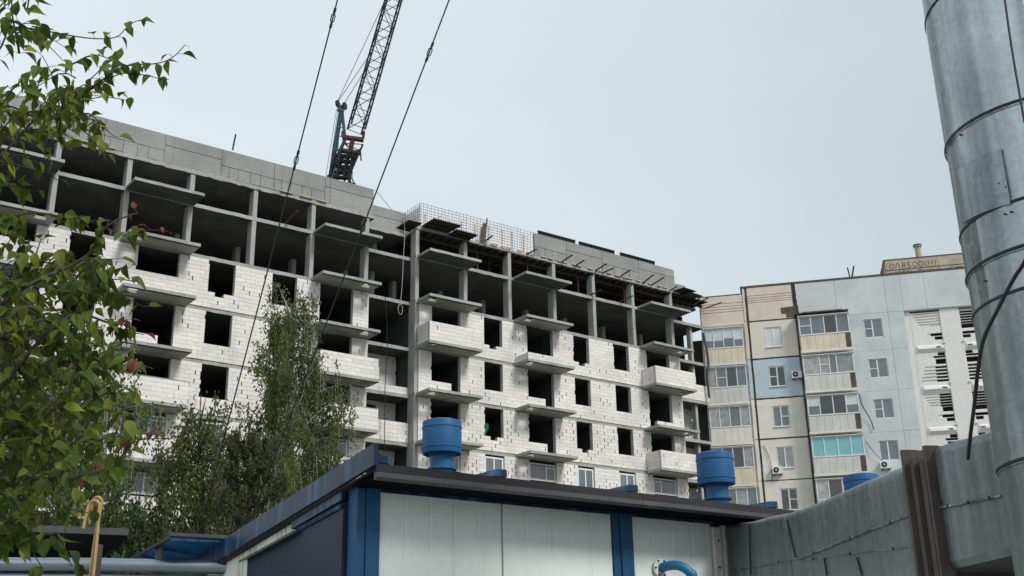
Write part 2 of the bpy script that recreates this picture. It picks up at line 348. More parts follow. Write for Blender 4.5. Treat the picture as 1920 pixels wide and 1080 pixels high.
# ---- block masonry
allblocks = []      # (matrix4, l, h, depth) in building space
def cell(front_T, x0, x1, z0, z1, holes, th=.3, full=True, pk=.0):
    allblocks.append((front_T, x0, x1, z0, z1, th, pk))
T0 = Matrix.Identity(4)
def inside(holes, x0, x1, z0, z1):
    # return list of free x spans for course z0..z1
    spans = [(x0, x1)]
    for (a, b, c, d) in holes:
        if c < z1 - .04 and d > z0 + .04:
            new = []
            for (p, q) in spans:
                if b <= p or a >= q: new.append((p, q))
                else:
                    if a > p + .04: new.append((p, a))
                    if b < q - .04: new.append((b, q))
            spans = new
    return spans
def wall(T, x0, x1, z0, z1, holes=(), th=.3, pk=.06, bl=.6):
    nc = max(1, round((z1 - z0) / .235)); hh = (z1 - z0) / nc; off0 = R() * .6
    for c in range(nc):
        a, b = z0 + c*hh, z0 + (c+1)*hh
        off = (off0 + (.3 if c % 2 else 0) + U(-.05, .05)) % bl
        for (p, q) in inside(holes, x0, x1, a, b):
            xs = [p]; k = math.floor((p - off) / bl) + 1
            while off + k*bl < q - .1:
                if off + k*bl > p + .12: xs.append(off + k*bl)
                k += 1
            xs.append(q)
            for i in range(len(xs)-1):
                near = (xs[i] - p < .7 or q - xs[i+1] < .7)
                allblocks.append((T, xs[i], xs[i+1], a, b, th, (R() < pk * (2.2 if near else .8)) and xs[i+1]-xs[i] > .3))
PK = {10:.14, 13:.24, 16:.18, 19:.09, 22:.11}
smallw = [(-26.9,-25.6), (-20.9,-19.45), (-13.34,-11.9), (-9.55,-8.1), (5.26,6.6), (12.7,13.97), (16.33,17.64)]
stepped = {(22,2),(22,4),(22,5),(16,4),(16,5)}
bigs = [(-29.5,-27.6,-1),(-24.9,-22.6,-1),(-17.34,-15.05,-1),(-6.5,-4.3,1),(1.28,3.42,-1),(8.74,10.9,-1),(19.45,21.65,1)]
winlist = []
TF = Matrix.Translation((0, -.05, 0))
for z in LV[:5]:
    holes = []
    for i, (a, b) in enumerate(smallw):
        if z <= 13: holes.append((a, b + .14, z + .35, z + 2.72)); winlist.append((a, b + .14, z + .35, z + 2.72, 's')); continue
        holes.append((a, b + .1, z + 1.05, z + 2.85))
        if (z, i) in stepped: holes.append((a + .42, a + .95, z + .85, z + 1.06))
    for a, b, sgn in bigs:
        if z <= 13: holes.append((a, b, z + 1.55, z + 2.68)); winlist.append((a, b, z + 1.55, z + 2.68, 'b' if sgn < 0 else 'c')); continue
        if (a < -15 and z == 22): holes.append((a, b, z + 1.55, z + 2.9)); continue
        # opening to the floor with a low wall over part of it
        if sgn < 0:
            mid = a + 1.46; holes.append((a, mid, z + 1.08, z + 2.85)); holes.append((mid, b, z + .04, z + 2.85))
        else:
            mid = a + .68; holes.append((a, mid, z + .04, z + 2.85)); holes.append((mid, b, z + (.65 if a < 0 else .88), z + 2.85))
    wall(TF, S0, -3.23, z + .04, z + 2.82, holes, pk=PK[z]); wall(TF, .34, ENDS, z + .04, z + 2.82, holes, pk=PK[z])
    # recessed bay between the two wings
    if z == 19: wall(Matrix.Translation((0, REC+.1, 0)), -3.3, .06, z+.04, z+.5, (), pk=0); 
    if z <= 19: wall(Matrix.Translation((0, 2.2, 0)), -3.3, .06, z+.04, z+2.8, [(-3.3, -1.3, z+.1, z+2.4)] if z > 13 else [(-2.6,-.9,z+.9,z+2.4)], pk=.05)
    if z in (16, 13, 10): wall(Matrix.Translation((0, REC - .03, 0)), -3.28, .05, z+.04, z+1.25, (), th=.2, pk=.1)
    # end loggia
    if z in (22, 16, 13): wall(Matrix.Translation((0, .7, 0)), ENDS, S1-.02, z+.04, z+1.25, (), th=.2, pk=.05)
    wall(Matrix.Translation((0, 2.4, 0)), ENDS, S1-.2, z+.04, z+2.8, [(ENDS+.4, ENDS+1.3, z+.04, z+2.5)] if z > 13 else [(23.6, 24.9, z+1.0, z+2.3)], pk=.15)
# ---- projecting balconies
stacks = {'A': (-26.0,-22.0,'R'), 'B': (-18.36,-14.47,'L'), 'C': (-7.08,-3.2,'R'), 'D': (.2,4.1,'L'), 'E': (7.68,11.55,'L'), 'F': (18.85,22.8,'R'), 'Z': (-33,-29.4,'R')}
para = {('D',22):1.22, ('C',19):1.22, ('C',16):1.22, ('C',13):1.22, ('F',22):1.22, ('F',16):1.22, ('B',16):1.22, ('B',13):1.22, ('E',22):.42, ('A',22):1.22, ('A',16):1.22, ('A',19):1.22, ('Z',22):1.2}
for k, (a, b, side) in stacks.items():
    for z in LV[1:]:
        m = MB(); zt, zb = z + .05, z - .12; D_ = -1.52
        if z == 28: jslab(m, a, b, D_, -.002, zb, zt, .01)
        else:
            hx = (a + .35, a + .95) if side == 'L' else (b - .95, b - .35)
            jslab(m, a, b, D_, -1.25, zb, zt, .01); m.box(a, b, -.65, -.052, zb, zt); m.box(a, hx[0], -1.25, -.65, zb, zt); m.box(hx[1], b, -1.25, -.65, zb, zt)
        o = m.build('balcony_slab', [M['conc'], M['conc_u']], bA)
        h = para.get((k, z))
        if h:
            wall(Matrix.Translation((0, D_+.02, 0)), a+.02, b-.02, zt, zt+h, (), th=.2, pk=.03)
            TL = Matrix(((0,1,0,a+.02),(1,0,0,0),(0,0,1,0),(0,0,0,1)))     # local x -> building y, local y -> building x
            wall(TL, D_+.222, -.055, zt, zt+h, (), th=.2, pk=.05)
            TR = Matrix(((0,-1,0,b-.02),(1,0,0,0),(0,0,1,0),(0,0,0,1)))
            wall(TR, D_+.222, -.055, zt, zt+h, (), th=.2, pk=.05)
            c = MB(); c.box(a, b, D_+.0, D_+.23, zt+h+.002, zt+h+.03) 
            if (k, z) in (('C',16),('B',16)): c.build('coping', M['conc'], bA)
# ---- turn the block list into geometry: 300 nearest whole blocks are objects, the rest one mesh
def blockgeo(m, T, x0, x1, z0, z1, th, pocket):
    gp = .006; m.tint = R()
    if pocket: x1 -= .055
    b = .006
    vs = [(x0+gp,b,z0+gp),(x1-gp,b,z0+gp),(x1-gp,th,z0+gp),(x0+gp,th,z0+gp),(x0+gp,b,z1-gp),(x1-gp,b,z1-gp),(x1-gp,th,z1-gp),(x0+gp,th,z1-gp),
          (x0+gp+b*.6,0,z0+gp+b*.6),(x1-gp-b*.6,0,z0+gp+b*.6),(x1-gp-b*.6,0,z1-gp-b*.6),(x0+gp+b*.6,0,z1-gp-b*.6)]
    fs = [(0,3,2,1),(4,5,6,7),(8,9,10,11),(0,1,9,8),(1,5,10,9),(5,4,11,10),(4,0,8,11),(1,2,6,5),(2,3,7,6),(3,0,4,7)]
    m.cur = 0; m.add([T @ Vector(p) for p in vs], fs)
def mortargeo(m, T, x0, x1, z0, z1, th, pocket):
    if pocket:
        zz = z1 - (z1-z0)*U(.0, .25); x1b = x1 - .055
        bx = [(x0, x1b, z0, z1)]
    else: bx = [(x0, x1, z0, z1)]
    m.tint = .5
    for a, b, c, d in bx:
        y0, y1 = .01, th-.012
        vs = [(a,y0,c),(b,y0,c),(b,y1,c),(a,y1,c),(a,y0,d),(b,y0,d),(b,y1,d),(a,y1,d)]
        m.add([T @ Vector(p) for p in vs], [(0,3,2,1),(4,5,6,7),(0,1,5,4),(1,2,6,5),(2,3,7,6),(3,0,4,7)])
def vis(bk):
    T, x0, x1, z0, z1, th, pk = bk
    P = MA @ (T @ Vector(((x0+x1)/2, 0, (z0+z1)/2)))
    c = ROT.transposed() @ (P - Vector((0,0,CH))); px, py = CX + FOC*c.x/c.z, CY + FOC*c.y/c.z
    ok = abs(x1-x0-.6) < .03 and not pk and T[0][0] == 1 and T[1][3] < .5 and 215 < px < 900 and py < 850 and not (330 < px < 620 and py > 560)
    return c.z if ok else 1e9
random.seed(11)
order = sorted(range(len(allblocks)), key=lambda i: vis(allblocks[i]))
single = set(i for i in order[:300] if vis(allblocks[i]) < 1e8)
bm_ = MB(); mm_ = MB()
bsh = {}
for i, (T, x0, x1, z0, z1, th, pk) in enumerate(allblocks):
    mortargeo(mm_, T, x0, x1, z0, z1, th, pk)
    if i in single:
        k = (round(z1-z0, 3), th)
        if k not in bsh:
            q = MB(); blockgeo(q, T0, -.3, .3, 0, z1-z0, th, False); bsh[k] = q.mesh('block', M['block_o'])
        o = link('block', bsh[k], bA); o.matrix_local = T @ Matrix.Translation(((x0+x1)/2, 0, z0))
    else: blockgeo(bm_, T, x0, x1, z0, z1, th, pk)
tag(bm_.build('block_masonry', M['block'], bA), kind='stuff')
tag(mm_.build('mortar', M['mortar'], bA), kind='stuff')
# reveal posts: pale edge strip on the right of openings is the wall thickness itself
# ---- plastic windows on the finished floors
def window(parent, x0, x1, z0, z1, splits, y=.0, fr=.07, glass='glass', T=None, sill=True, extra=()):
    m = MB(); d = .07
    m.box(x0, x1, y, y+d, z0, z0+fr); m.box(x0, x1, y, y+d, z1-fr, z1); m.box(x0, x0+fr, y, y+d, z0+fr, z1-fr); m.box(x1-fr, x1, y, y+d, z0+fr, z1-fr)
    xs = [x0+fr] + [x0 + (x1-x0)*s for s in splits] + [x1-fr]
    for s in splits: xx = x0 + (x1-x0)*s; m.box(xx-.045, xx+.045, y-.004, y+d-.004, z0+fr, z1-fr)
    rects = []
    for i in range(len(xs)-1):
        a = xs[i] + (.045 if i else 0); b = xs[i+1] - (.045 if i < len(xs)-2 else 0)
        ex = [e_ for e_ in extra if e_[0] == i]
        if ex:
            zz = z0 + (z1-z0)*ex[0][1]; m.box(a, b, y+.003, y+d-.003, zz-.03, zz+.03); rects += [(a, b, z0+fr, zz-.03), (a, b, zz+.03, z1-fr)]
        else: rects.append((a, b, z0+fr, z1-fr))
    o = m.build('window', M['white'], parent)
    for a, b, c, d_ in rects:
        p = MB(); p.box(a, b, y+.025, y+.045, c, d_); gl = glass(a, c) if callable(glass) else glass
        p.build('pane', M[gl], o)
    if sill:
        s_ = MB(); s_.box(x0-.05, x1+.05, y-.12, y-.002, z0-.05, z0-.01); s_.build('sill', M['white'], o)
    return o
for (a, b, c, d, k) in winlist:
    if a < -27: continue
    if k == 's': window(bA, a+.02, b-.02, c+.02, d-.02, [.5], .06, .11)
    elif k == 'b': window(bA, a+.02, b-.02, c+.02, d-.02, [.64], .06, .09, extra=[(1, .78)])
    else: window(bA, a+.02, b-.02, c+.02, d-.02, [.34], .06, .09, extra=[(0, .78)])
window(bA, -2.58, -.92, 13.92, 15.38, [.35], 2.3, extra=[(0,.75)])
window(bA, 23.62, 24.88, 14.02, 15.28, [.4], 2.5)

# ---- attic wall of concrete panels
def attic(xs, y, z0, z1, kinds, parent):
    m = MB(); m.box(xs[0]+.03, xs[-1]-.03, y+.05, y+.2, z0, z1-.02); m.build('attic_wall', M['conc_w'], parent)
    for i in range(len(xs)-1):
        a, b = xs[i]+.012, xs[i+1]-.012; zm = z0 + (z1-z0)*(.42 if kinds[i] == 's' else .62)
        m = MB(); m.tint = R(); m.bevbox(a, b, y, y+.06, zm+.01, z1, .012); m.build('concrete_panel', M['conc_w'], parent)
        if kinds[i] == 's':
            k = 5; ww = [(b-a)*t for t in (0, .1+U(0,.05), .32, .55, .74, 1)]
            for j in range(k):
                m = MB(); m.tint = R(); m.bevbox(a+ww[j]+.01, a+ww[j+1]-.01, y+U(-.006,.012), y+.06, z0+U(0,.05), zm-.01, .01); m.build('concrete_panel', M['conc_w'], parent)
        else:
            m = MB(); m.tint = R(); m.bevbox(a, b, y+.008, y+.06, z0, zm-.01, .012); m.build('concrete_panel', M['conc_w'], parent)
attic([-33,-29.7,-26.4,-23.1,-19.8,-16.45,-13.1,-9.8,-6.45,-6.1,-3.06], -.03, 30.0, 31.78, 'dssssdssdd', bA)
attic([-3.06,.58], 2.1, 29.95, 31.78, 'd', bA)
attic([9.63,12.45,15.75,19.25,22.9], .05, 30.04, 31.75, 'sdsd', bA)
attic([24.1,26.2], 2.2, 29.6, 31.75, 'd', bA)
m = MB(); m.box(S0+.2, .3, 12.6, 12.8, 30, 31.6); m.box(.3, S1, 12.6, 12.8, 30, 31.6)
m.box(.5, .7, 2.3, 12.6, 30, 31.7); m.box(S1-.3, S1-.1, 2.5, 12.6, 29.7, 31.7); m.build('roof_parapet', M['conc_w'], bA)
# formwork under the last slab of the right wing
for x in [i*.62 + .4 for i in range(42)]:
    m = MB(); m.box(x, x+.09, -.12+U(-.08,.1), 5.5, 29.62, 29.78); m.build('joist', M['wood_d'], bA)
m = MB(); m.box(.25, S1, .06, 6, 29.785, 29.85); m.build('formwork_deck', M['ply'], bA)
for y in (.5, 1.9, 3.4):
    m = MB(); m.box(.2, S1-.2, y, y+.1, 29.44, 29.615); m.build('bearer', M['wood_d'], bA)
def tb(o): o.parent = bA; return o
W2 = lambda x, y, z: MA @ Vector((x, y, z))
for i in range(17):
    x = .75 + i*1.45 + U(-.15, .15)
    if abs(((x - .21) % 3.68)) < .25: x += .4
    y = .55 + (i % 3) * .7
    m = MB(); m.tube([(0,0,0),(0,0,.8)], .038, 8); m.box(-.07,.07,-.07,.07,0,.012)
    o = m.build('lower_tube', M['prop'])
    t = thing('steel_prop', 'red oxide steel prop under the top floor formwork, ' + ORD[i] + ' from the left', 'prop', W2(x, y, 28.045), ARZ, 'steel props under the top floor formwork'); o.parent = t
    m = MB(); m.tube([(0,0,.8),(0,0,1.385)], .026, 8); m.box(-.06,.06,-.06,.06,1.385,1.393); m.build('upper_tube', M['prop'], t)
    m = MB(); m.tube([(0,0,.72),(0,0,.8)], .055, 8); m.build('collar', M['steel_d'], t)
# boards poking out of the slab edges
bd = [(11.9,30.0,1),(13.2,30.0,1),(15.0,30.0,1),(15.7,30.02,1),(17.3,30.0,1),(19.6,29.95,1),(20.4,29.95,1),(22.3,29.9,1),(25.0,29.45,1),(26.2,29.35,1),(14.5,28.1,0),(17.2,28.1,0),(5.3,30.0,1),(8.9,30.0,1),(-8.9,28.1,0)]
bs = sorted(q[0] for q in bd if q[2])
for i, (x, z, k) in enumerate(bd):
    L_ = U(1.0, 1.6); m = MB(); a = Vector((0, .35, .0)); b = Vector((U(-.1,.35), -L_+.35, U(.1,.4))); m.bar(a, b, .12, .05)
    o = m.build('board', M['wood']); o.location = W2(x, 0, z); o.rotation_euler = (0,0,ARZ)
    lab = {14:'short weathered board end sticking out over the slab edge of the left wing', 8:'board end sticking out furthest right beside the panel block', 9:'lowest board end at the corner next to the panel block'}
    if i in lab: tag(o, lab[i], 'board')
    elif k: tag(o, 'rough board sticking out from under the top formwork, ' + ORD[bs.index(x)] + ' from the left', 'board', 'boards poking out under the attic wall')
    else: tag(o, ('left' if x < 16 else 'right') + ' timber board slanting out over the open slab edge below the props', 'board', 'boards over the open slab edge')
# pale laths and offcuts lying along the formwork edge
for i in range(26):
    x = 4.6 + i*.68 + U(-.2,.2); m = MB(); m.tint = R(); m.bar((0,0,0), (U(.25,.6), U(-.05,.05), U(-.02,.05)), .10, .06)
    o = m.build('offcut', M['wood_l']); o.location = W2(x, -.02, 30.09); o.rotation_euler = (0,0,ARZ)
    tag(o, 'pale timber offcut lying on the top slab edge of the right wing', 'offcut', 'offcuts along the top slab edge of the right wing')
for i, (x, z) in enumerate([(-21.4,30.02),(-20.0,30.02),(-9.4,30.02),(-8.1,30.02),(-7.0,30.02)]):
    m = MB(); m.bar((0,-.12,.03), (U(.6,.9), -.1, .04), .12, .06); o = m.build('offcut', M['wood_l']); o.location = W2(x, 0, z); o.rotation_euler = (0,0,ARZ)
    tag(o, 'pale timber offcut on the ledge below the left attic wall, ' + ORD[i] + ' from the left', 'offcut', 'offcuts below the left attic wall')
# plywood sheets sticking out over the balcony corner
for i, (x0, x1, y0, y1, z, lab) in enumerate([(-.9,.1,-.7,.9,29.95,'dark plywood sheet left of the rebar mesh corner'),(.5,2.6,-1.45,.1,30.12,'largest black plywood sheet jutting out below the rebar mesh'),(2.5,4.2,-1.0,.1,29.98,'dark plywood sheet right of the largest jutting one')]):
    m = MB(); m.box(x0, x1, y0, y1, 0, .03)
    for k in range(3): yy = y0 + .15 + k*(y1-y0-.4)/2; m.box(x0+.05, x1-.05, yy, yy+.08, -.1, -.002)
    o = m.build('plywood_sheet', M['ply']); o.location = W2(0,0,z); o.rotation_euler = (0,0,ARZ); tag(o, lab, 'plywood sheet')
for i, (x, z) in enumerate([(23.6,30.0),(24.3,29.75)]):
    m = MB(); m.box(0, 1.4, -1.1, .6, 0, .03); o = m.build('plywood_sheet', M['ply']); o.location = W2(x-1, 0, z); o.rotation_euler = (.05,0,ARZ+.1)
    tag(o, ['upper','lower'][i] + ' dark plywood sheet jutting out at the right end under the attic wall', 'plywood sheet')
# rebar mesh with white foam boards
t = thing('rebar_mesh', 'blue grey rebar mesh cage with white foam boards on the roof edge', 'rebar mesh', W2(.35,0,30.06), ARZ)
for i in range(34):
    m = MB(); x = i*.278; m.tube([(x,-.02,0),(x+U(-.02,.02),-.02,1.62+U(0,.12))], .013, 4); m.build('vertical_bar', M['rebar'], t)
for i in range(9):
    m = MB(); z = .1+i*.19; m.tube([(0,-.035,z),(9.2,-.035,z)], .012, 4); m.build('horizontal_bar', M['rebar'], t)
    m = MB(); m.tube([(-.02,0,z),(-.02,2.0,z)], .012, 4); m.build('horizontal_bar', M['rebar'], t)
for i in range(8):
    m = MB(); y = .25*i+.05; m.tube([(-.01,y,0),(-.01,y,1.65+U(0,.1))], .013, 4); m.build('vertical_bar', M['rebar'], t)
for i in range(10):
    m = MB(); a = i*.91+.03; m.box(a, a+.88, .12, .16, .0, 1.5+U(-.06,.06)); m.build('foam_board', M['foam'], t)
for i in range(2):
    m = MB(); m.box(.12, .15, .05+i*.98, 1.0+i*.98, .0, 1.5); m.build('foam_board', M['foam'], t)
cs = [mat('orange_strip', (.75,.42,.22)), mat('blue_strip', (.33,.5,.75))]
for i in range(9):
    m = MB(); a = .5+i*.98+U(-.2,.2); m.box(a, a+.07, .095, .112, U(0,.5), U(1.0,1.45)); m.build('fringe_strip', cs[i % 2], t)  # coloured strips added to imitate colour fringes behind the mesh
m = MB(); m.hexa([Vector(p) for p in ((-.17,0,0),(.17,0,0),(.17,.08,0),(-.17,.08,0))], [Vector(p) for p in ((.05,0,1.3),(.33,0,1.3),(.33,.08,1.3),(.05,.08,1.3))]); m.bar((.28,.04,1.2),(.36,.04,1.75),.06)
o = m.build('board', M['wood']); o.location = W2(5.2,-.14,30.1); o.rotation_euler = (0,0,ARZ); tag(o, 'dark brown board leaning upright against the rebar mesh', 'board')
for i, (x0, x1) in enumerate([(10.3,13.6),(14.0,17.3),(17.9,21.3)]):
    t = thing('formwork_panel', ['left','middle','right'][i] + ' dark ribbed formwork panel standing above the right attic wall', 'formwork panel', W2(x0,.45,30.04), ARZ, 'formwork panels on the right attic wall')
    m = MB(); m.box(0, x1-x0, .05, .08, 0, 2.12); m.build('face', M['ply'], t)
    n_ = int((x1-x0)/.3)
    for j in range(n_+1):
        m = MB(); a = j*(x1-x0-.06)/n_; m.box(a, a+.06, -.03, .048, 0, 2.12); m.build('rib', M['steel_d'], t)
    m = MB(); m.box(-.02, x1-x0+.02, -.05, .1, 2.12, 2.18); m.build('top_rail', M['steel_d'], t)
m = MB(); m.tube([(0,0,0),(.12,0,1.0)], .05, 6); o = m.build('steel_rod', M['steel_d']); o.location = at(436,281,61); o.location.z = 31.78-.35
tag(o, 'short dark steel rod sticking up above the left attic wall', 'rod')
# rope, hanging cable
m = MB(); P0 = W2(-.95,-.1,31.4); pts = crom([W2(-3.0,-.1,31.75), W2(-1.9,-.15,30.7), W2(-.95,-.2,30.1), W2(-.97,-.2,27), W2(-1.0,-.15,25.5), W2(-1.05,-.1,24.5)], 6)
m.tube(pts, .022, 5); lp = [W2(-1.05 + .16*math.sin(a), -.1, 24.15 + .34*math.cos(a)) for a in [k*math.pi/6 for k in range(13)]]; m.tube(lp, .022, 5)
tag(m.build('rope', M['rope']), 'pale rope with an end loop hanging in front of the open bay', 'rope')
m = MB(); m.tube(crom([W2(-1.9,.3,24.9), W2(-1.75,.2,22), W2(-1.85,.2,19), W2(-1.8,.2,16), W2(-1.82,.3,12)], 6), .025, 5)
tag(m.build('hanging_cable', M['cable']), 'thin dark cable hanging down the recessed bay below the rope', 'cable')
m = MB(); 
for i in range(5): m.box(i*.1, i*.1+.5, 0, .05, i*.2, i*.2+.35)
o = m.build('safety_net', mat('green_net', (.02,.22,.07), .8)); o.location = W2(5.3,.9,16.9); o.rotation_euler = (0,0,ARZ); tag(o, 'bunched bright green netting inside a dark window opening', 'netting')

# ================================================================== PANEL BUILDING
ta = Vector((math.sin(ANG), math.cos(ANG), 0)); BO = AO + ta * 27.2
ANB = math.radians(102.5); BRZ = math.pi/2 - ANB
MBm = Matrix.Translation(BO) @ Matrix.Rotation(BRZ, 4, 'Z')
bB = thing('panel_apartment_building', 'older panel apartment block with beige, blue and grey walls and glazed balconies', 'building', BO, BRZ)
RF = 31.03
m = MB(); m.box(-1.35, 13.55, .12, 12, 0, 30.4); m.box(13.55, 26, .8, 12, 0, 30.4); m.box(13.56, 26, .12, .8, 27.95, 30.4); m.build('core', M['cream'], bB)
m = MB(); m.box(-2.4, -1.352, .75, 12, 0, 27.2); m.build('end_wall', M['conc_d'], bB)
m = MB(); m.box(-1.45, 1.85, .1, 12.1, 30.4, 30.52); m.box(1.86, 26, -.03, 12.1, 30.9, RF+.01); m.build('roof', M['mastic'], bB)
FL = [25.15, 22.08, 19.03, 15.97, 12.92, 9.87, 6.8, 3.75]
def panel(x0, x1, z0, z1, mt, y=0, hole=None, parent=bB, th=.12, j=.03):
    m = MB()
    if hole:
        a, b, c, d = hole; m.box(x0+j, a, y, y+th, z0+j, z1-j); m.box(b, x1-j, y, y+th, z0+j, z1-j); m.box(a, b, y, y+th, z0+j, c); m.box(a, b, y, y+th, d, z1-j)
    else: m.bevbox(x0+j, x1-j, y, y+th, z0+j, z1-j, .015)
    return m.build('wall_panel', M[mt], parent)
# column 1: attic with grooves
def grooved(x0, x1, z0, z1, mt, zg):
    cuts = sorted(zg); zz = z0
    for c in cuts + [z1]:
        panel(x0, x1, zz, c, mt, j=.018); zz = c
grooved(-1.3, 1.95, 28.0, 30.4, 'beige', [29.1,29.32,29.54,29.78])
grooved(2.3, 5.7, 28.15, RF-.13, 'beige', [29.65,29.82,30.0,30.2])
panel(1.95, 2.25, 28.15, RF-.13, 'beige')
def joint(pts, w0):                       # uneven band of sealant
    m = MB(); n = len(pts)
    for i in range(n-1):
        (x0, z0), (x1, z1) = pts[i], pts[i+1]; K = 9
        d = Vector((x1-x0, z1-z0)).normalized(); nn = Vector((-d.y, d.x)); 
        A_ = []; B_ = []
        for k in range(K+1):
            t = k/K; p = Vector((x0+(x1-x0)*t, z0+(z1-z0)*t)); A_.append(p + nn*w0*U(.35,.6)); B_.append(p - nn*w0*U(.35,.6))
        for k in range(K):
            q = [A_[k], B_[k], B_[k+1], A_[k+1]]
            m.add([(p.x, -.012, p.y) for p in q] + [(p.x, .02, p.y) for p in q], [(0,1,2,3),(3,2,1,0),(0,4,5,1),(3,2,6,7)])
    m.build('sealant_joint', M['mastic'], bB)
for k, z in enumerate(FL[:7]):
    zt = z + 3.06 if k else 28.15; mt = ['beige2','sky_b','cream','cream','cream','cream','cream'][k]
    panel(2.3, 5.75, z, zt, mt, hole=(3.4, 4.62, z+.86, z+2.43)); panel(1.9, 2.22, z, zt, ['beige','sky_b','cream','cream','cream','cream','cream'][k])
    sp = [.5]; ex = [[], [(0,.5)], [(1,.5)], [], [(1,.5)], [], []][k]
    window(bB, 3.42, 4.6, z+.88, z+2.41, sp, .04, .06, ['blind','glass3','glass','glass2','glass3','glass2','glass'][k], extra=ex)
    joint([(2.24, zt), (2.27+U(-.03,.03), z+1.5), (2.24, z)], .13); joint([(2.3, z), (4, z+U(-.03,.03)), (5.8, z)], .11 if k != 3 else .07)
    joint([(5.83, zt), (5.83, z)], .1)
joint([(2.24, RF-.1),(2.25,28.15)], .15); joint([(5.82,RF-.1),(5.86,29.5),(5.95,28.3)], .27); joint([(2.3,28.15),(5.8,28.15)], .12)
m = MB(); m.prism([(4.75,29.05),(4.78,28.6),(5.1,28.55),(5.15,28.25),(5.9,28.25),(5.9,29.12)], -.02, .02); m.build('sealant_patch', M['mastic'], bB)
# glazed balconies
def gl_a(k):
    pal = [['blind']*4, ['glass2','glass','glass3','glass'], ['glass2','glass2','glass','glass2'], ['glass','glass3','glass3','glass2'], ['glass2','glass','glass2','glass'],['glass']*4,['glass']*4]
    return pal[k]
def balcony(x0, x1, z, k, p, mt, split, pal, zo, gh, extra=(), brown=False):
    # slab + parapet boards + glazing
    b = MB(); b.box(x0-.05, x1+.05, -p-.04, -.002, z+zo, z+zo+.16); bal = b.build('balcony', M['cream'], bB)
    n = 6; xs = [x0 + (x1-x0-(.38 if brown else 0))*i/n for i in range(n+1)]
    for i in range(n):
        q = MB(); q.bevbox(xs[i]+.006, xs[i+1]-.006, -p+U(0,.01), -p+.05, z+zo+.18, z+zo+1.28, .008); q.build('parapet_board', M[mt], bal)
    if brown: q = MB(); q.box(x1-.37, x1, -p+.004, -p+.05, z+zo+.18, z+zo+1.28); q.build('parapet_board', M['mastic'], bal)
    for xx in (x0, x1-.05):
        q = MB(); q.box(xx, xx+.05, -p+.052, -.002, z+zo+.18, z+zo+1.28); q.build('side_wall', M[mt], bal)
    z0, z1 = z+zo+1.32, z+zo+1.32+gh
    fr = MB(); fr.box(x0, x1, -p, -p+.07, z0, z0+.09); fr.box(x0, x1, -p, -p+.07, z1-.07, z1)
    cuts = [0] + split + [1]
    for c in cuts: xx = x0 + (x1-x0)*c; xx = min(max(xx, x0+.035), x1-.035); fr.box(xx-.035, xx+.035, -p-.004, -p+.066, z0+.09, z1-.07)
    for xx in (x0, x1-.07): fr.box(xx, xx+.07, -p+.07, -.002, z0, z0+.09); fr.box(xx, xx+.07, -p+.07, -.002, z1-.07, z1)
    ex = dict(extra)
    for i, zz in ex.items(): a, c = x0+(x1-x0)*cuts[i], x0+(x1-x0)*cuts[i+1]; fr.box(a+.035, c-.035, -p+.002, -p+.06, z0+(z1-z0)*zz-.03, z0+(z1-z0)*zz+.03)
    fr.build('window_frame', M['white'], bal)
    for i in range(len(cuts)-1):
        a, c = x0+(x1-x0)*cuts[i], x0+(x1-x0)*cuts[i+1]
        if pal[i] == 'blind':
            h = z0 + (z1-z0)*U(.38,.5)
            q = MB(); q.box(a, c, -p+.03, -p+.05, z0+.05, h); q.build('pane', M['glass'], bal); q = MB(); q.box(a, c, -p+.03, -p+.05, h+.003, z1-.03); q.build('pane', M['blind'], bal)
        else: q = MB(); q.box(a, c, -p+.03, -p+.05, z0+.05, z1-.03); q.build('pane', M[pal[i]], bal)
    for xx in (x0+.03, x1-.05): q = MB(); q.box(xx, xx+.02, -p+.08, -.002, z0+.09, z1-.07); q.build('pane', M['glass'], bal)
    q = MB(); q.box(x0-.06, x1+.06, -p-.1, -.002, z1+.005, z1+.05); q.build('flashing', M['white'], bal)
for k, z in enumerate(FL[:6]):
    balcony(-1.2, 1.78, z, k, .25, ['yel','gry','cream','yel','yel','gry'][k], [.25,.5,.76], gl_a(k), -.33, 1.6, extra=[[], [(1,.5)], [], [], [(0,.45)], []][k])
    pal = [['glass','glass','glass3','glass'], ['glass2','glass2','glass','glass2'], ['blind','glass3','glass3','blind'], ['glass_t']*4, ['glass2','glass3','glass','glass'], ['glass']*4][k]
    balcony(5.93, 9.55, z, k, .8, ['yel','gry','gry','gry','gry','gry'][k], [.24,.5,.75] if k != 1 else [.33,.52,.66], pal, 0, 1.48, extra=[[(0,.5)], [(1,.5)], [], [], [], []][k], brown=True)
m = MB(); m.box(5.7, 9.6, -.95, 0, 28.17, 28.22); m.box(6.3,9.2,-.7,-.2,28.24,28.35); m.build('balcony_roof', M['mastic'], bB)
# grey rendered wall with windows
zz = [RF-.13] + [28.0] + [z for z in FL[1:7]]
for i, (x0, x1) in enumerate([(5.9,8.85),(8.85,12.45),(12.45,13.6)]):
    panel(x0, x1, 28.0, RF-.13, 'gwall', j=.006)
    for k, z in enumerate(FL[:7]):
        zt = 28.0 if k == 0 else FL[k-1]
        panel(x0, x1, z, zt, 'gwall', hole=(10.62,11.95,z+.98,z+2.42) if i == 1 else None, j=.006)
for i, (x0, x1) in enumerate([(13.6,15.3),(15.3,19.0),(19.0,26)]): panel(x0, x1, 28.0, RF-.13, 'gwall', j=.006)
for k, z in enumerate(FL[:7]):
    window(bB, 10.64, 11.93, z+1.0, z+2.4, [.46], .05, .05, 'glass' if k != 4 else 'blind', extra=[(0,.5)] if k < 3 else [], sill=False)
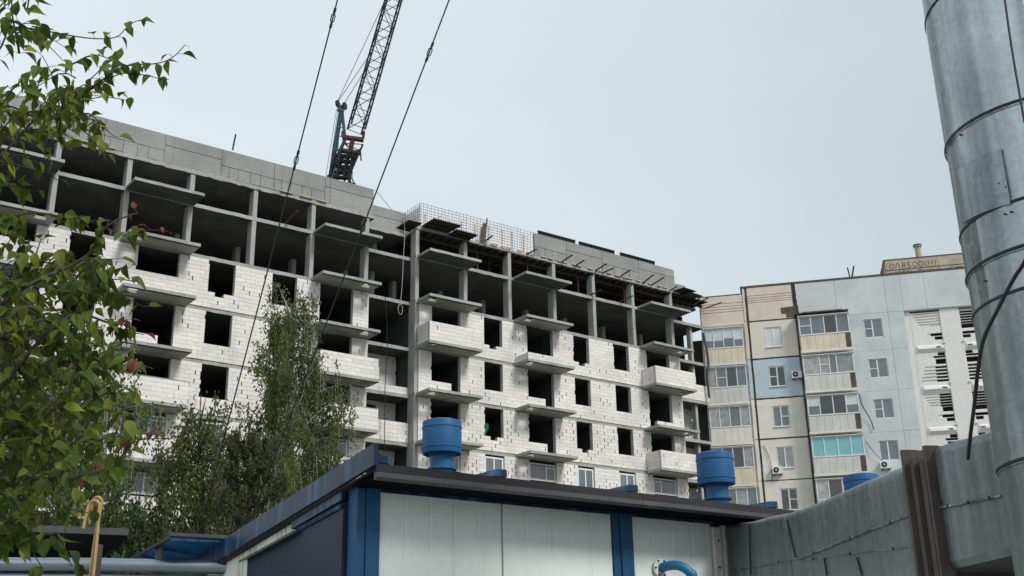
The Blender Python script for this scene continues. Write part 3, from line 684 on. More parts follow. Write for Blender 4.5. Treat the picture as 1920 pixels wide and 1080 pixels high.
# white stair screen
def screen(x0, x1, z, mir, up_, top=False):
    # one storey of the stair screen: solid strips with grooves and slots; u runs from the outer edge (0) to the pier (1)
    W = x1 - x0; fx = (lambda u_: x1 - u_*W) if mir else (lambda u_: x0 + u_*W)
    lo, H = z + .3, 2.5; y0, y1 = .2, .36
    if up_: slots = [(.93,.035,.05),(.85,.035,.1),(.77,.035,.15),(.69,.035,.2),(.61,.035,.25),(.30,.045,.5),(.19,.05,.72)]; hole = None if (top and not mir) else (.43,.57)
    else: slots = [(.93,.05,.74),(.84,.035,.55),(.53,.035,.25),(.43,.035,.2),(.33,.035,.16),(.23,.035,.12),(.13,.035,.1)]; hole = (.62,.78)
    rows = [(t-h, t+h, u) for t, h, u in slots] + ([(hole[0], hole[1], .64 if not mir else .45)] if hole else [])
    rows.sort(); s = MB(); c = 0; end = .985
    def bx(u0, u1, t0, t1, ya, yb):
        a, b = sorted((fx(u0), fx(u1)))
        if b - a > .005 and t1 > t0: s.box(a, b, ya, yb, lo + t0*H, lo + t1*H)
    for t0, t1, u in rows:
        bx(0, 1, c, t0, y0, y1); bx(0, u, t0, t1, y0, y1); bx(end, 1, t0, t1, y0, y1); c = t1
    bx(0, 1, c, 1, y0, y1)
    bx(0, .6 if not mir else .3, 0, 1, y0+.06, y1+.02)
    if top and not mir: bx(.6, 1, .6, 1, y0+.06, y1+.02)
    s.build('screen_panel', M['wscreen'], bB)
    q = MB(); a, b = x0, x1
    q.loft([[Vector(p) for p in ((a+.1,y0,z-.3),(b,y0,z-.3),(b,y0,z+.27),(a+.1,y0,z+.27))],[Vector(p) for p in ((a+.25,y0-.16,z-.02),(b-.1,y0-.16,z-.02),(b-.1,y0-.1,z+.2),(a+.25,y0-.1,z+.2))]])
    q.build('ledge', M['wscreen'], bB)
    q = MB(); c = fx(.8); q.box(c-.15, c+.15, y0-.17, y0-.12, z+.02, z+.1); q.build('slot_shade', M['darkin'], bB)  # first block is dark to stand in for a shaded slot
    q = MB(); c = fx(1.0); q.box(c-.09, c+.09, y0-.13, y0-.002, z+.32, z+.43); q.build('drain_spout', M['gry'], bB)
m = MB(); m.box(13.6, 26, .7, .78, 3, 27.95); m.build('stair_back', M['darkin'], bB)  # near-black plate in place of the stairwell's shade
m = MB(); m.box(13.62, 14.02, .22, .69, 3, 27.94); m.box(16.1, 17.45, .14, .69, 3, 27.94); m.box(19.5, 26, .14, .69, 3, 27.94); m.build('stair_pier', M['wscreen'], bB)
zf = 28.1 - .2
for k in range(8):
    z = 25.0 - 3.05*k
    for xa, xb in ((14.02, 16.1), (17.45, 19.5)): m = MB(); m.box(xa, xb, .203, .69, z-.25, z+.3); m.build('floor_band', M['wscreen'], bB)
    screen(14.02, 16.1, z, False, k % 2 == 0, k == 0); screen(17.45, 19.5, z, True, k % 2 == 0, k == 0)
# penthouse on the roof with scrawled letters
t = thing('roof_penthouse', 'weathered concrete lift room on the roof with scrawled lettering', 'roof hut', MBm @ Vector((12.75, 1.0, RF)), BRZ)
m = MB(); m.box(.1, 7.5, .1, 4, 0, 1.42); m.build('wall', M['pent'], t)
for i, (a, b) in enumerate([(.1,1.35),(1.37,3.9),(3.92,7.5)]):
    m = MB(); m.bevbox(a, b, .0, .098, .62, 1.42, .01); m.build('wall_panel', M['pent'], t)
    m = MB(); m.bevbox(a, b, .03, .098, 0, .55, .01); m.build('wall_panel', M['pent'], t)
m = MB(); m.box(0, 7.6, -.04, 4.1, 1.425, 1.47); m.prism([(-.35,0),(-.18,0),(.06,1.2),(.1,1.45),(-.02,1.45),(-.1,1.2)], -.02, .3); m.build('roof_edge', M['mastic'], t)
m = MB(); m.box(5.1, 5.6, .0, .02, .3, .42); m.build('opening', M['darkin'], t)  # dark plate painted as the shade of an opening
G = {'O': [[(0,.5),(.12,.9),(.5,1),(.88,.85),(1,.5),(.85,.12),(.5,0),(.12,.15),(0,.5)]], 'L': [[(0,0),(.35,1),(.7,1),(.9,0)]], 'YA': [[(.8,0),(.8,1),(.3,.95),(.25,.55),(.8,.5)],[(.5,.5),(.15,0)]],
     'S': [[(.9,.9),(.3,1),(.1,.7),(.4,.55),(.85,.3),(.6,0),(.1,.1)]], 'U': [[(.0,1),(.05,.2),(.5,0),(.9,.2),(1,1)]], 'I': [[(.2,1),(.2,0),(.35,0)]], '!': [[(.2,1),(.2,.3)],[(.2,.1),(.2,0)]],
     'K': [[(.1,1),(.1,0)],[(.8,1),(.1,.5),(.8,0)]], 'R': [[(.1,0),(.1,1),(.7,.95),(.75,.6),(.1,.5)]], 'C': [[(.9,.85),(.5,1),(.1,.6),(.2,.1),(.9,.1)]], 'B': [[(.1,1),(.1,0),(.7,0),(.75,.45),(.1,.5)]],
     'P': [[(0,0),(0,1),(.9,1),(.9,0)]], 'A': [[(0,0),(.45,1),(.9,0)],[(.2,.4),(.7,.4)]], 'H': [[(.05,0),(.05,1)],[(.85,0),(.85,1)],[(.05,.5),(.85,.5)]], 'N': [[(.05,1),(.05,0),(.85,1),(.85,0)]], 'E': [[(.8,1),(.1,1),(.1,0),(.8,0)],[(.1,.5),(.6,.5)]]}
def scrawl(seq, x, z, h, w_, y, gap=.1):
    m = MB()
    for ch in seq:
        if ch == ' ': x += w_*1.6; continue
        for st in G[ch]:
            pts = [(x + a*w_, y, z + b*h) for a, b in st]
            for i in range(len(pts)-1): m.bar(pts[i], pts[i+1], .012, .035)
        x += (w_ if ch not in 'I!' else w_*.45) + gap
    m.build('scrawled_lettering', M['char'], t)
scrawl(['O','L','YA','S','O','O','I','!','!','!'], .42, .70, .42, .32, -.012)
scrawl(['K','O','R','O','C','B',' ','P','A','H','K','I','N',' ','H','E'], .42, .12, .34, .22, .02, .07)
m = MB(); m.lathe([(.22,0),(.22,1.1),(.3,1.12),(.3,1.2),(.2,1.22)], (2.75, .9, 1.47), 16); m.build('vent_pipe', M['pent'], t)
m = MB(); m.lathe([(.33,0),(.33,.07)], (2.75,.9,2.7), 16); m.build('pipe_cap', M['mastic'], t)
# antenna pair
m = MB(); p = MBm @ Vector((10.15,.6,RF+.04)); m.tube([p, p+Vector((-.12,0,.95))], .05, 5); m.tube([p+Vector((.1,0,0)), p+Vector((.38,0,1.05))], .065, 5)
tag(m.build('roof_antenna', M['steel_d']), 'pair of black stub poles crossing on the grey roof edge', 'antenna')
# air conditioners
for (x, z, lab) in [(5.05,23.42,'small white air conditioner on the light blue wall panel'),(3.0,16.4,'white air conditioner with black fan under a cream panel window'),(10.52,16.35,'air conditioner half hidden at the grey wall beside the duct')]:
    t = thing('air_conditioner', lab, 'air conditioner', MBm @ Vector((x,-.05,z)), BRZ)
    m = MB(); m.box(0,.74,-.3,0,0,.52); m.build('casing', M['white'], t)
    m = MB(); m.lathe([(.2,0),(.2,.02)], (0,0,0), 20); o = m.build('fan_grille', M['steel_d'], t); o.rotation_euler = (math.pi/2,0,0); o.location = (.27,-.3,.27)
    m = MB(); m.lathe([(.06,0),(.06,.02)], (0,0,0), 12); o = m.build('fan_hub', M['white'], t); o.rotation_euler = (math.pi/2,0,0); o.location = (.27,-.322,.27)
    m = MB(); m.box(.08,.12,-.28,.05,-.12,-.01); m.box(.6,.64,-.28,.05,-.12,-.01); m.build('bracket', M['steel_d'], t)
def wirething(name, pts, r, lab, cat='cable', mt='cable', n=6):
    m = MB(); m.tube(crom(pts, n), r, 6); return tag(m.build(name, M[mt]), lab, cat)
wirething('wall_cable', [MBm @ Vector(p) for p in ((2.55,-.05,18.6),(2.9,-.08,17.4),(2.95,-.06,15.9))], .02, 'thin dark cable running down to the air conditioner on the cream wall')
wirething('wall_cable', [MBm @ Vector(p) for p in ((9.7,-.1,21.9),(9.8,-.3,21.0),(10.25,-.15,20.0),(10.4,-.1,19.2))], .035, 'bent black cable on the grey wall beside the third glazed balcony')
wirething('wall_cable', [MBm @ Vector(p) for p in ((9.75,-.1,18.4),(10.2,-.2,17.6),(10.8,-.1,16.8))], .02, 'thin grey cable sagging towards the air conditioner beside the duct')
# drain and sheet at the gap between the two buildings
m = MB(); m.tube(crom([W2(26.05,.45,22.3), W2(25.95,.4,24), W2(26.15,.35,25.2), W2(26.0,.5,27.4)],4), .1, 8); tag(m.build('downpipe', M['soffit']), 'crumpled metal downpipe in the gap between the two blocks', 'pipe')

# ================================================================== CRANE
t = thing('crane', 'lattice boom crane with blue mast and red head behind the unfinished block', 'crane', at(640,800,78) * Vector((1,1,0)) if False else (at(640,800,78).x, at(640,800,78).y, 0))
TL = Matrix.Translation(-t.location)
CD = 78
vx = Vector((math.cos(math.radians(9.3)), math.sin(math.radians(9.3)), 0)).normalized()
def c3(px, py, dd=0): return at(px, py, CD + dd) - t.location
def lattice(name, p0, p1, wx, wy, n, mt, rc, rb, taper=1.0):
    d = (p1 - p0); ax = d.normalized(); sx = vx - ax*vx.dot(ax); sx.normalize(); sy = ax.cross(sx)
    # rotate cross-section so that two chord pairs show
    a = math.radians(15); ex = sx*math.cos(a) + sy*math.sin(a); ey = -sx*math.sin(a) + sy*math.cos(a)
    C_ = [(-.5,-.5),(.5,-.5),(.5,.5),(-.5,.5)]
    def pt(i, f): q = p0 + d*f; return q + ex*C_[i][0]*wx + ey*C_[i][1]*wy
    m = MB()
    for i in range(4): m.tube([pt(i,0), pt(i,1)], rc, 6)
    m.build(name + '_chords', M[mt], t)
    m = MB()
    for k in range(n):
        f0, f1 = k/n, (k+1)/n
        for i in range(4):
            j = (i+1) % 4
            m.tube([pt(i,f0), pt(j,f0)], rb, 4, False)
            if k % 2: m.tube([pt(i,f0), pt(j,f1)], rb, 4, False)
            else: m.tube([pt(j,f0), pt(i,f1)], rb, 4, False)
    m.build(name + '_bracing', M[mt], t)
    return pt
pt = lattice('boom', c3(668,242), c3(798,-210), 1.12, 1.1, 16, 'crane_k', .07, .032)
lattice('boom_foot', c3(640,318), c3(662,268), 1.3, 1.1, 4, 'crane_k', .08, .04)
lattice('tower', Vector(c3(640,336)) , Vector((c3(640,336).x, c3(640,336).y, 2)), 1.6, 1.6, 26, 'crane_k', .09, .045)
m = MB()
for dz in range(5): p = c3(637 + dz*2.4, 333 - dz*10); m.bar(p - vx*.72, p + vx*.72, .5, .13)
for sx_ in (-.7,-.25,.3,.7):
    for sy_ in (-.3,.3): m.bar(c3(637,336)+vx*sx_+Vector((0,sy_,0)), c3(647,288)+vx*sx_*.9+Vector((0,sy_,0)), .13)
m.bar(c3(640,316)-vx*.3, c3(640,316)+vx*.5, .3, .45)
m.build('turntable', M['crane_k'], t)
m = MB(); p = c3(662,258); q = c3(657,283)
for c_, hw in ((p, .8), (q, .75)):
    m.bar(c_ - vx*hw, c_ + vx*hw + Vector((0,0,-.15)), .4, .24)
m.bar(p + vx*.75 - Vector((0,0,.0)), p + vx*.8 + Vector((0,0,.55)), .12, .2); m.bar(p - vx*.8, p - vx*.78 + Vector((0,0,.5)), .12, .2)
m.bar(p, q, .3, .3); m.bar(q + vx*.75, q + vx*.82 - Vector((0,0,.75)), .08, .1)
m.build('red_crosshead', M['crane_r'], t)
m = MB(); m.bar(c3(640,205), c3(620,330,.5), .28, .3); m.build('mast_leg', M['crane_b'], t)
m = MB(); m.bar(c3(641,205), c3(647,262), .2, .22); m.build('mast_leg', M['crane_b'], t)
m = MB(); m.bar(c3(634,202), c3(646,206), .3, .5); m.build('mast_head', M['crane_b'], t)
for (x, y) in ((632,195),(645,199)):
    m = MB(); m.lathe([(.3,0),(.3,.12)], (0,0,0), 14); o = m.build('pulley', M['steel_d'], t); o.location = c3(x,y); o.rotation_euler = (math.pi/2,0,1.2)
m = MB()
for y0 in (222,240,256): m.bar(c3(634,y0), c3(645,y0-1), .05)
m.bar(c3(629,280), c3(640,282), .12); m.bar(c3(646,255), c3(622,335,-.3), .1); m.bar(c3(636,235), c3(633,300), .05)
m.build('mast_bracing', M['crane_b'], t)
m = MB()
for a, b in (((633,190),(722,0)),((634,190),(700,92)),((647,192),(690,122))): m.tube([c3(*a), c3(*b)], .025, 4)
m.tube([c3(722,0), c3(800,-170)], .025, 4)
for a, b in (((631,205),(611,330)),((633,210),(616,332)),((661,300),(661,345))): m.tube([c3(*a), c3(*b)], .018, 4)
m.build('stay_rope', M['cable'], t)

# ================================================================== BOILER HOUSE
HO = Vector((-1.219, 8.715, 0))
MH = Matrix.Translation(HO) @ Matrix.Rotation(ARZ, 4, 'Z')
bh = thing('boiler_house', 'low boiler house with pale panel walls, blue columns and navy flashings', 'building', HO, ARZ)
SL = math.tan(math.radians(8.0))            # roof falls away from the front
def rz(y, base=3.24): return base - SL*y
XR = 13.0; YB = 12.0
m = MB(); m.loft([[Vector(p) for p in ((.12,.1,0),(XR,.1,0),(XR,.1,3.12),(.12,.1,3.12))],[Vector(p) for p in ((.12,YB,0),(XR,YB,0),(XR,YB,rz(YB,3.05)),(.12,YB,rz(YB,3.05)))]]); m.build('wall_core', M['sand'], bh)
m = MB(); m.loft([[Vector(p) for p in ((-.065,-.38,3.182),(XR,-.38,3.182),(XR,-.38,3.2),(-.065,-.38,3.2))],[Vector(p) for p in ((-.065,YB,rz(YB,3.12)),(XR,YB,rz(YB,3.12)),(XR,YB,rz(YB,3.14)),(-.065,YB,rz(YB,3.14)))]]); m.build('roof', M['brown_f'], bh)
# front sandwich panels with fine ribs
def spanel(x0, x1, mt='sand', y=0, z1=3.1):
    m = MB(); n = max(1, round((x1-x0)/.235)); ww = (x1-x0-.012)/n; a = x0+.006; z0 = 0
    for i in range(n):      # shallow V grooves between strips
        c, d = a+i*ww, a+(i+1)*ww
        m.add([(c,y+.004,z0),(c+.012,y,z0),(d-.012,y,z0),(d,y+.004,z0),(c,y+.004,z1),(c+.012,y,z1),(d-.012,y,z1),(d,y+.004,z1),(c,y+.09,z0),(d,y+.09,z0),(c,y+.09,z1),(d,y+.09,z1)],
              [(0,1,5,4),(1,2,6,5),(2,3,7,6),(4,5,6,7,11,10),(3,9,11,7),(8,0,4,10),(0,8,9,3,2,1)])
    m.build('sandwich_panel', M[mt], bh)
spanel(.2, 1.365); spanel(1.372, 2.56); spanel(2.785, 3.8)
m = MB(); m.bevbox(3.81, 3.92, -.02, .09, 2.45, 3.08, .01); m.build('corner_trim', M['cream'], bh)
m = MB(); m.bevbox(3.81, 3.95, -.022, .09, 0, 2.44, .01); m.build('corner_trim', M['cream'], bh)
for x, z in ((3.87,2.95),(3.86,2.7),(3.88,2.5),(3.88,2.36),(3.87,2.2)):
    m = MB(); m.box(x-.008, x+.008, -.03, -.02, z-.008, z+.008); m.build('screw', M['steel_d'], bh)
spanel(3.95, 5.15); spanel(5.16, 6.4)
m = MB(); m.bevbox(0, .075, -.02, .12, 0, 3.12, .006); m.box(.077, .195, -.03, .1, 0, 3.12); m.build('column', M['blue_c'], bh)
m = MB(); m.box(2.563, 2.64, -.012, .1, 0, 3.12); m.bevbox(2.642, 2.783, -.035, .1, 0, 3.12, .006); m.build('column', M['blue_c'], bh)
# eaves: beam, gutter, brown flashing
m = MB(); m.box(.2, XR, -.02, .1, 3.1, 3.14); m.build('eaves_beam', M['navy'], bh)
m = MB(); m.box(-.06, XR, -.36, -.03, 3.122, 3.138); m.build('soffit', mat('shade_black_soffit', (.004,.006,.012), .95, spec=.05, bump=0), bh)  # near-black colour paints the eaves shade into the soffit
for i in range(5):
    a, b = -.064 + i*2.62, -.064 + (i+1)*2.62 - .004
    m = MB(); m.loft([[Vector((x, -.38, 3.118)), Vector((x, -.40, 3.11)), Vector((x, -.435, 3.13)), Vector((x, -.43, 3.168)), Vector((x,-.382,3.172))] for x in (a, b)]); smooth_angle(m.build('gutter', M['soffit'], bh), 30)
    m = MB(); m.loft([[Vector((x, -.385, 3.175)), Vector((x, -.415+U(-.004,.004), 3.172)), Vector((x, -.405, 3.235)), Vector((x, -.2, 3.238)), Vector((x,-.2,3.2))] for x in [a+(b-a)*k/6 for k in range(7)]]); m.build('roof_flashing', M['brown_f'] if i in (0,1) else M['brown_f'], bh)
for x in (-.05, 1.02, 2.42, 4.2, 5.6):
    m = MB(); m.prism([(x-.02,3.24),(x+.11,3.24),(x+.105,3.30),(x,3.295)], -.41, .1); m.build('roof_ridge_end', M['navy'], bh)
# left side wall: flashing boards, white band, navy panel under a flashing hood
def sideslab(x0, x1, y0, y1, za0, za1, mt, name, zb0=None, zb1=None):
    zb0 = za0 - SL*(y1-y0) if zb0 is None else zb0; zb1 = za1 - SL*(y1-y0) if zb1 is None else zb1
    m = MB(); m.loft([[Vector(p) for p in ((x0,y0,za0),(x1,y0,za0),(x1,y0,za1),(x0,y0,za1))],[Vector(p) for p in ((x0,y1,zb0),(x1,y1,zb0),(x1,y1,zb1),(x0,y1,zb1))]]); return m.build(name, M[mt], bh)
fb = [-.44, .55, 1.25, 2.0, 2.9, 4.2, 6.5, 12.1]
for i in range(len(fb)-1):
    y0, y1 = fb[i], fb[i+1]-.004; zt = 3.32 - SL*max(0, y0) + (0 if y0 >= 0 else SL*.4); zbm = zt - .165
    sideslab(-.10, -.066, y0, y1, 3.315-SL*y0-.165, 3.315-SL*y0, 'navy', 'fascia_board')
sideslab(-.055, -.021, .14, 1.0, 3.06-.13*.14, 3.149-SL*.14, 'navy', 'fascia_board')
for i, (y0, y1, mt) in enumerate([(1.0,1.35,'sand_r'),(1.355,1.75,'sand'),(1.755,2.2,'sand_r'),(2.205,3.4,'sand'),(3.405,4.6,'sand_r'),(4.6,7,'sand'),(7,12,'sand')]):
    m = MB(); m.loft([[Vector(p) for p in ((-.02,y0,0),(.1,y0,0),(.1,y0,3.14-SL*y0),(-.02,y0,3.14-SL*y0))],[Vector(p) for p in ((-.02,y1,0),(.1,y1,0),(.1,y1,3.14-SL*y1),(-.02,y1,3.14-SL*y1))]]); m.build('sandwich_panel', M[mt], bh)
m = MB()
y0, y1 = .14, 1.05
m.loft([[Vector(p) for p in ((-.035,y0,0),(.1,y0,0),(.1,y0,3.02-.125*y0),(-.035,y0,3.02-.125*y0))],[Vector(p) for p in ((-.035,y1,0),(.1,y1,0),(.1,y1,3.02-.125*y1),(-.035,y1,3.02-.125*y1))]]); m.build('navy_wall_panel', M['navy_p'], bh)
y0, y1 = 1.055, 1.9
m = MB(); m.loft([[Vector(p) for p in ((-.033,y0,0),(.1,y0,0),(.1,y0,3.02-.125*y0),(-.033,y0,3.02-.125*y0))],[Vector(p) for p in ((-.033,y1,0),(.1,y1,0),(.1,y1,3.02-.125*y1),(-.033,y1,3.02-.125*y1))]]); m.build('navy_wall_panel', mat('navy_panel_worn', (.02,.03,.05), .6), bh)
m = MB(); y0, y1 = .9, 1.95
m.loft([[Vector(p) for p in ((-.10,y,3.00-.125*y),(-.09,y,2.985-.125*y),(-.0,y,3.022-.125*y),(-.0,y,3.05-.125*y))] for y in (y0, y1)]); m.build('window_hood', M['galv_d'], bh)
m = MB(); y0, y1 = .14, .9
m.loft([[Vector(p) for p in ((-.06,y,3.03-.125*y),(-.05,y,3.0-.125*y),(-.0,y,3.022-.125*y),(-.0,y,3.05-.125*y))] for y in (y0, y1)]); m.build('window_hood', M['navy'], bh)
# blue elbow pipe with white flange
t = thing('elbow_pipe', 'blue painted elbow pipe coming out of a round white flange in the wall', 'pipe', MH @ Vector((3.1,-.02,2.66)), ARZ)
m = MB(); m.lathe([(.085,0),(.085,.015)], (0,0,0), 24); o = m.build('flange', M['white'], t); o.rotation_euler = (math.pi/2,0,0)
for k in range(6):
    a = k*math.pi/3; m = MB(); m.box(-.007,.007,-.006,.006,-.007,.007); o = m.build('bolt', M['steel_d'], t); o.location = (.07*math.cos(a), -.02, .07*math.sin(a))
m = MB(); m.tube(crom([(0,0,0),(.02,-.12,.012),(.06,-.2,.0),(.11,-.26,-.06),(.13,-.28,-.16),(.13,-.28,-.9)], 8), .042, 16); smooth_angle(m.build('bent_tube', M['elbow'], t))
# roof ventilators
for i, (px, d, lab) in enumerate([(828.5,15.0,'large blue roof ventilator left of centre, in front of the unfinished block'),(1343,16.3,'blue roof ventilator standing in front of the gap between the buildings'),(1615,18.2,'blue roof ventilator of which only the lid shows above the duct')]):
    zc_ = (at(px, (783,843,884)[i] + 8, d)).z
    base = at(px, 900, d); loc = Vector((base.x, base.y, 0))
    lp = MH.inverted() @ loc; zr = rz(lp.y, 3.2) - .1
    t = thing('roof_ventilator', lab, 'ventilator', (loc.x, loc.y, zr), 0, 'blue roof ventilators')
    zt = zc_ - zr; r1 = .262; r2 = .158
    m = MB(); m.lathe([(.03,zt+.03),(r1*.8,zt+.012),(r1-.004,zt-.005),(r1,zt-.02),(r1,zt-.42),(r1-.006,zt-.44)], (0,0,0), 40, False); smooth_angle(m.build('cap_drum', M['blue'], t), 35)
    for zz in (zt-.09, zt-.36): m = MB(); m.lathe([(r1-.002,zz-.012),(r1+.008,zz-.006),(r1+.008,zz+.006),(r1-.002,zz+.012)], (0,0,0), 40, False); smooth_angle(m.build('drum_band', M['blue'], t), 35)
    m = MB(); m.lathe([(r1-.006,zt-.44),(r1-.03,zt-.43),(r2+.03,zt-.44),(r2,zt-.48),(r2,0)], (0,0,0), 32, False); smooth_angle(m.build('neck', M['blue'], t), 35)
    m = MB(); zz = zt-.64; m.lathe([(r2,zz-.01),(r2+.04,zz-.012),(r2+.04,zz+.012),(r2,zz+.014)], (0,0,0), 32, False); m.build('neck_flange', M['blue'], t)

# ================================================================== FLUE AND DUCT
FD = 6.5; FR = .52
fa = math.radians(27.6); FC = Vector((FD*math.sin(fa), FD*math.cos(fa), 0))
fl = thing('steel_flue', 'huge round galvanised steel flue rising along the right edge', 'chimney flue', FC, 0)
rings = [0, 1.2, 2.2]
def zat(px, py):      # height of a silhouette pixel on the flue's left edge
    return at(px, py, math.sqrt(FD*FD-FR*FR)).z
zr_ = [zat(1880,885), zat(1826,600), zat(1811,530), zat(1795,452), zat(1767,290), zat(1729,55)]
zs = [0, zr_[0], zr_[1], zr_[2], zr_[3], zr_[4], zr_[5], zr_[5]+1.0, zr_[5]+2.1, zr_[5]+3.3]
mts = ['galv_d','galv_r','galv','galv','galv','galv','galv','galv','galv']
for i in range(len(zs)-1):
    a, b = zs[i], zs[i+1]; m = MB(); r = FR + (.004 if i % 2 else 0)
    m.lathe([(r-.008,a-.02),(r+.004,a-.015),(r+.002,a+.02),(r,a+.05),(r,b-.005)], (0,0,0), 64, False); smooth_angle(m.build('shell_section', M[mts[i]], fl), 50)
    m = MB(); m.lathe([(r,a-.012),(r+.009,a-.006),(r+.009,a+.006),(r,a+.012)], (0,0,0), 64, False); m.build('seam_ring', M['steel_d'], fl)
# patch
def flpt(px, py, rr=FR):
    r_ = ray(px, py); d2 = Vector((r_.x, r_.y)); a = d2.dot(d2); b = -2*d2.dot(Vector((FC.x, FC.y))); c = FC.x**2+FC.y**2-rr*rr
    disc = max(0, b*b-4*a*c); k = (-b - math.sqrt(disc))/(2*a); p = r_*k; p.z += CH; return p - FC
c4 = [flpt(1793,318), flpt(1872,285), flpt(1900,402), flpt(1797,450)]
a0 = math.atan2(c4[0].y, c4[0].x); a1 = math.atan2(c4[2].y, c4[2].x)
if a0 > 0: a0 -= 2*math.pi
if a1 > 0: a1 -= 2*math.pi
m = MB(); K = 12
zt0, zt1, zb0, zb1 = c4[0].z, c4[1].z, c4[3].z, c4[2].z
g0 = []; 
for k in range(K+1):
    f = k/K; a = a0 + (a1-a0)*f; 
    g0.append([Vector((math.cos(a)*rr, math.sin(a)*rr, z)) for rr, z in ((FR+.001, zb0+(zb1-zb0)*f*.5+.02), (FR+.012, zb0+(zb1-zb0)*f*.5+.02), (FR+.012, zt0+(zt1-zt0)*f*.5-.02), (FR+.001, zt0+(zt1-zt0)*f*.5-.02))])
m.loft(g0); m.build('patch_sheet', M['galv_p'], fl)
for px, py in ((1803,253),(1849,527),(1886,402),(1875,345),(1888,352),(1897,398)):
    p = flpt(px, py); m = MB(); m.lathe([(.0055,0),(.0055,.012)], (0,0,0), 8); o = m.build('rivet', M['steel_d'], fl); o.location = p; o.rotation_euler = (math.pi/2,0,math.atan2(p.y,p.x)+math.pi/2)
m = MB(); pz = Vector((-.12,-FR-.16,0))
for q in ((.26,-.60),(.40,-.66)): m.bar((q[0],q[1],5.2),(q[0],q[1],8.5),.035,.035)
for k in range(11): m.bar((.26,-.60,5.3+k*.3),(.40,-.66,5.3+k*.3),.02,.02)
m.build('ladder', M['rust'], fl)
# ---- rectangular duct from the wall to the flue
dk = thing('exhaust_duct', 'dull grey sheet metal duct running from the boiler house wall to the flue', 'duct', (0,0,0), 0)
wp = MH @ Vector((3.98, -.03, 0)); ep = at(1704, 871, 7.6)
st = [(1347,984),(1380,981),(1410,977),(1441,968),(1475,961),(1500,952),(1530,940),(1560,926),(1592,911),(1623,897),(1650,886),(1672,877),(1690,872),(1706,870)]
p0 = Vector((wp.x, wp.y)); p1 = Vector((ep.x, ep.y))
def hit(px, py, q0, q1):
    r_ = ray(px, py); d = q1 - q0; nn = Vector((-d.y, d.x)); k = nn.dot(q0)/nn.dot(Vector((r_.x, r_.y))); return Vector((r_.x*k, r_.y*k, r_.z*k+CH))
prof = [hit(px, py, p0, p1) for px, py in st]
dirn = (p1-p0).normalized(); side = Vector((dirn.y, -dirn.x, 0)); 
if side.x < 0: side = -side
def dring(P, rad, W, zb):
    z = P.z; pts = []
    pts.append(Vector((P.x, P.y, 0)) + Vector((0,0, z - rad - .012)))
    for k in range(7): a = math.pi/2*k/6; pts.append(Vector((P.x, P.y, 0)) + side*(rad*(1-math.cos(a))) + Vector((0,0, z - rad + rad*math.sin(a))))
    for k in range(7): a = math.pi/2*k/6; pts.append(Vector((P.x, P.y, 0)) + side*(W - rad + rad*math.sin(a)) + Vector((0,0, z - rad + rad*math.cos(a))))
    pts.append(Vector((P.x,P.y,0)) + side*W + Vector((0,0,zb))); pts.append(Vector((P.x,P.y,0)) + Vector((0,0,zb)))
    return pts
def seg(i0, i1, name='duct_sheet', off=.0):
    m = MB(); m.loft([dring(prof[i] + Vector((0,0,0)) - side*off, .035+.004*i, .95, 1.2) for i in range(i0, i1+1)]); return smooth_angle(m.build(name, M['galv_d'], dk), 45)
seg(0, 2); seg(2, 4, off=.004); seg(4, 9); seg(9, 13, off=.004)
def seam(pxs, w_=.012, q0=p0, q1=p1, off=.012):
    m = MB(); P = [hit(px, py, q0, q1) - side*off for px, py in pxs]; m.tube(P, w_*.6, 6); m.build('folded_seam', M['galv'], dk)
    for i in range(len(P)-1):
        n_ = 1
        for k in range(n_): q = P[i].lerp(P[i+1], (k+.5)/n_); b = MB(); b.box(-.005,.005,-.005,.005,-.009,.009); o = b.build('rivet', M['steel_d'], dk); o.location = q - side*.006
seam([(1500,1048),(1560,1024),(1640,992),(1709,966)]); seam([(1363,1073),(1430,1061),(1500,1046)], .008); seam([(1500,1052),(1560,1043),(1640,1033),(1722,1024)], .006)
def vseam(a, b): m = MB(); m.bar(hit(*a, p0, p1) - side*.008, hit(*b, p0, p1) - side*.008, .008, .01); m.build('sheet_joint', M['steel_d'], dk)
vseam((1406,985),(1409,1079)); vseam((1477,975),(1494,1048)); vseam((1608,1045),(1618,1079)); vseam((1547,1046),(1552,1079))
# flange frames and bellows
e0 = Vector((prof[-1].x, prof[-1].y, 0)); fdir = Vector((dirn.x, dirn.y, 0))
def frame(px, tpy, bot, thick, mt, name, grow):
    # rectangular collar round the duct at the given pixel column, built as 3 bars
    P = hit(px, tpy, p0, p1); b = MB(); c = Vector((P.x, P.y, 0)) - side*grow; zt = P.z
    A_ = c; B_ = c + side*(.95+2*grow)
    b.loft([[q + Vector((0,0,z)) for q in (A_, A_+side*.09, A_+side*.09+fdir*thick, A_+fdir*thick)] for z in (1.1, zt)])
    b.loft([[q + Vector((0,0,z)) for q in (B_-side*.09, B_, B_+fdir*thick, B_-side*.09+fdir*thick)] for z in (1.1, zt)])
    b.loft([[A_+side*.092+Vector((0,0,z)) , B_-side*.092+Vector((0,0,z)), B_-side*.092+fdir*thick+Vector((0,0,z)), A_+side*.092+fdir*thick+Vector((0,0,z))] for z in (zt-.1, zt-.003)])
    return b.build(name, M[mt], dk)
frame(1704, 845, 0, .03, 'rust', 'flange', .06)
frame(1743, 837, 0, .03, 'rust', 'flange', .05)
for k, px in enumerate((1713, 1722, 1732)):
    P = hit(px, 862 + k, p0, p1); b = MB(); c = Vector((P.x, P.y, 0)) - side*(.0 if k % 2 else .03)
    b.loft([[c+Vector((0,0,z)), c+side*.95+Vector((0,0,z)), c+side*.95+fdir*.05+Vector((0,0,z)), c+fdir*.05+Vector((0,0,z))] for z in (1.15, P.z)]); b.build('bellows_fold', M['rust'], dk)
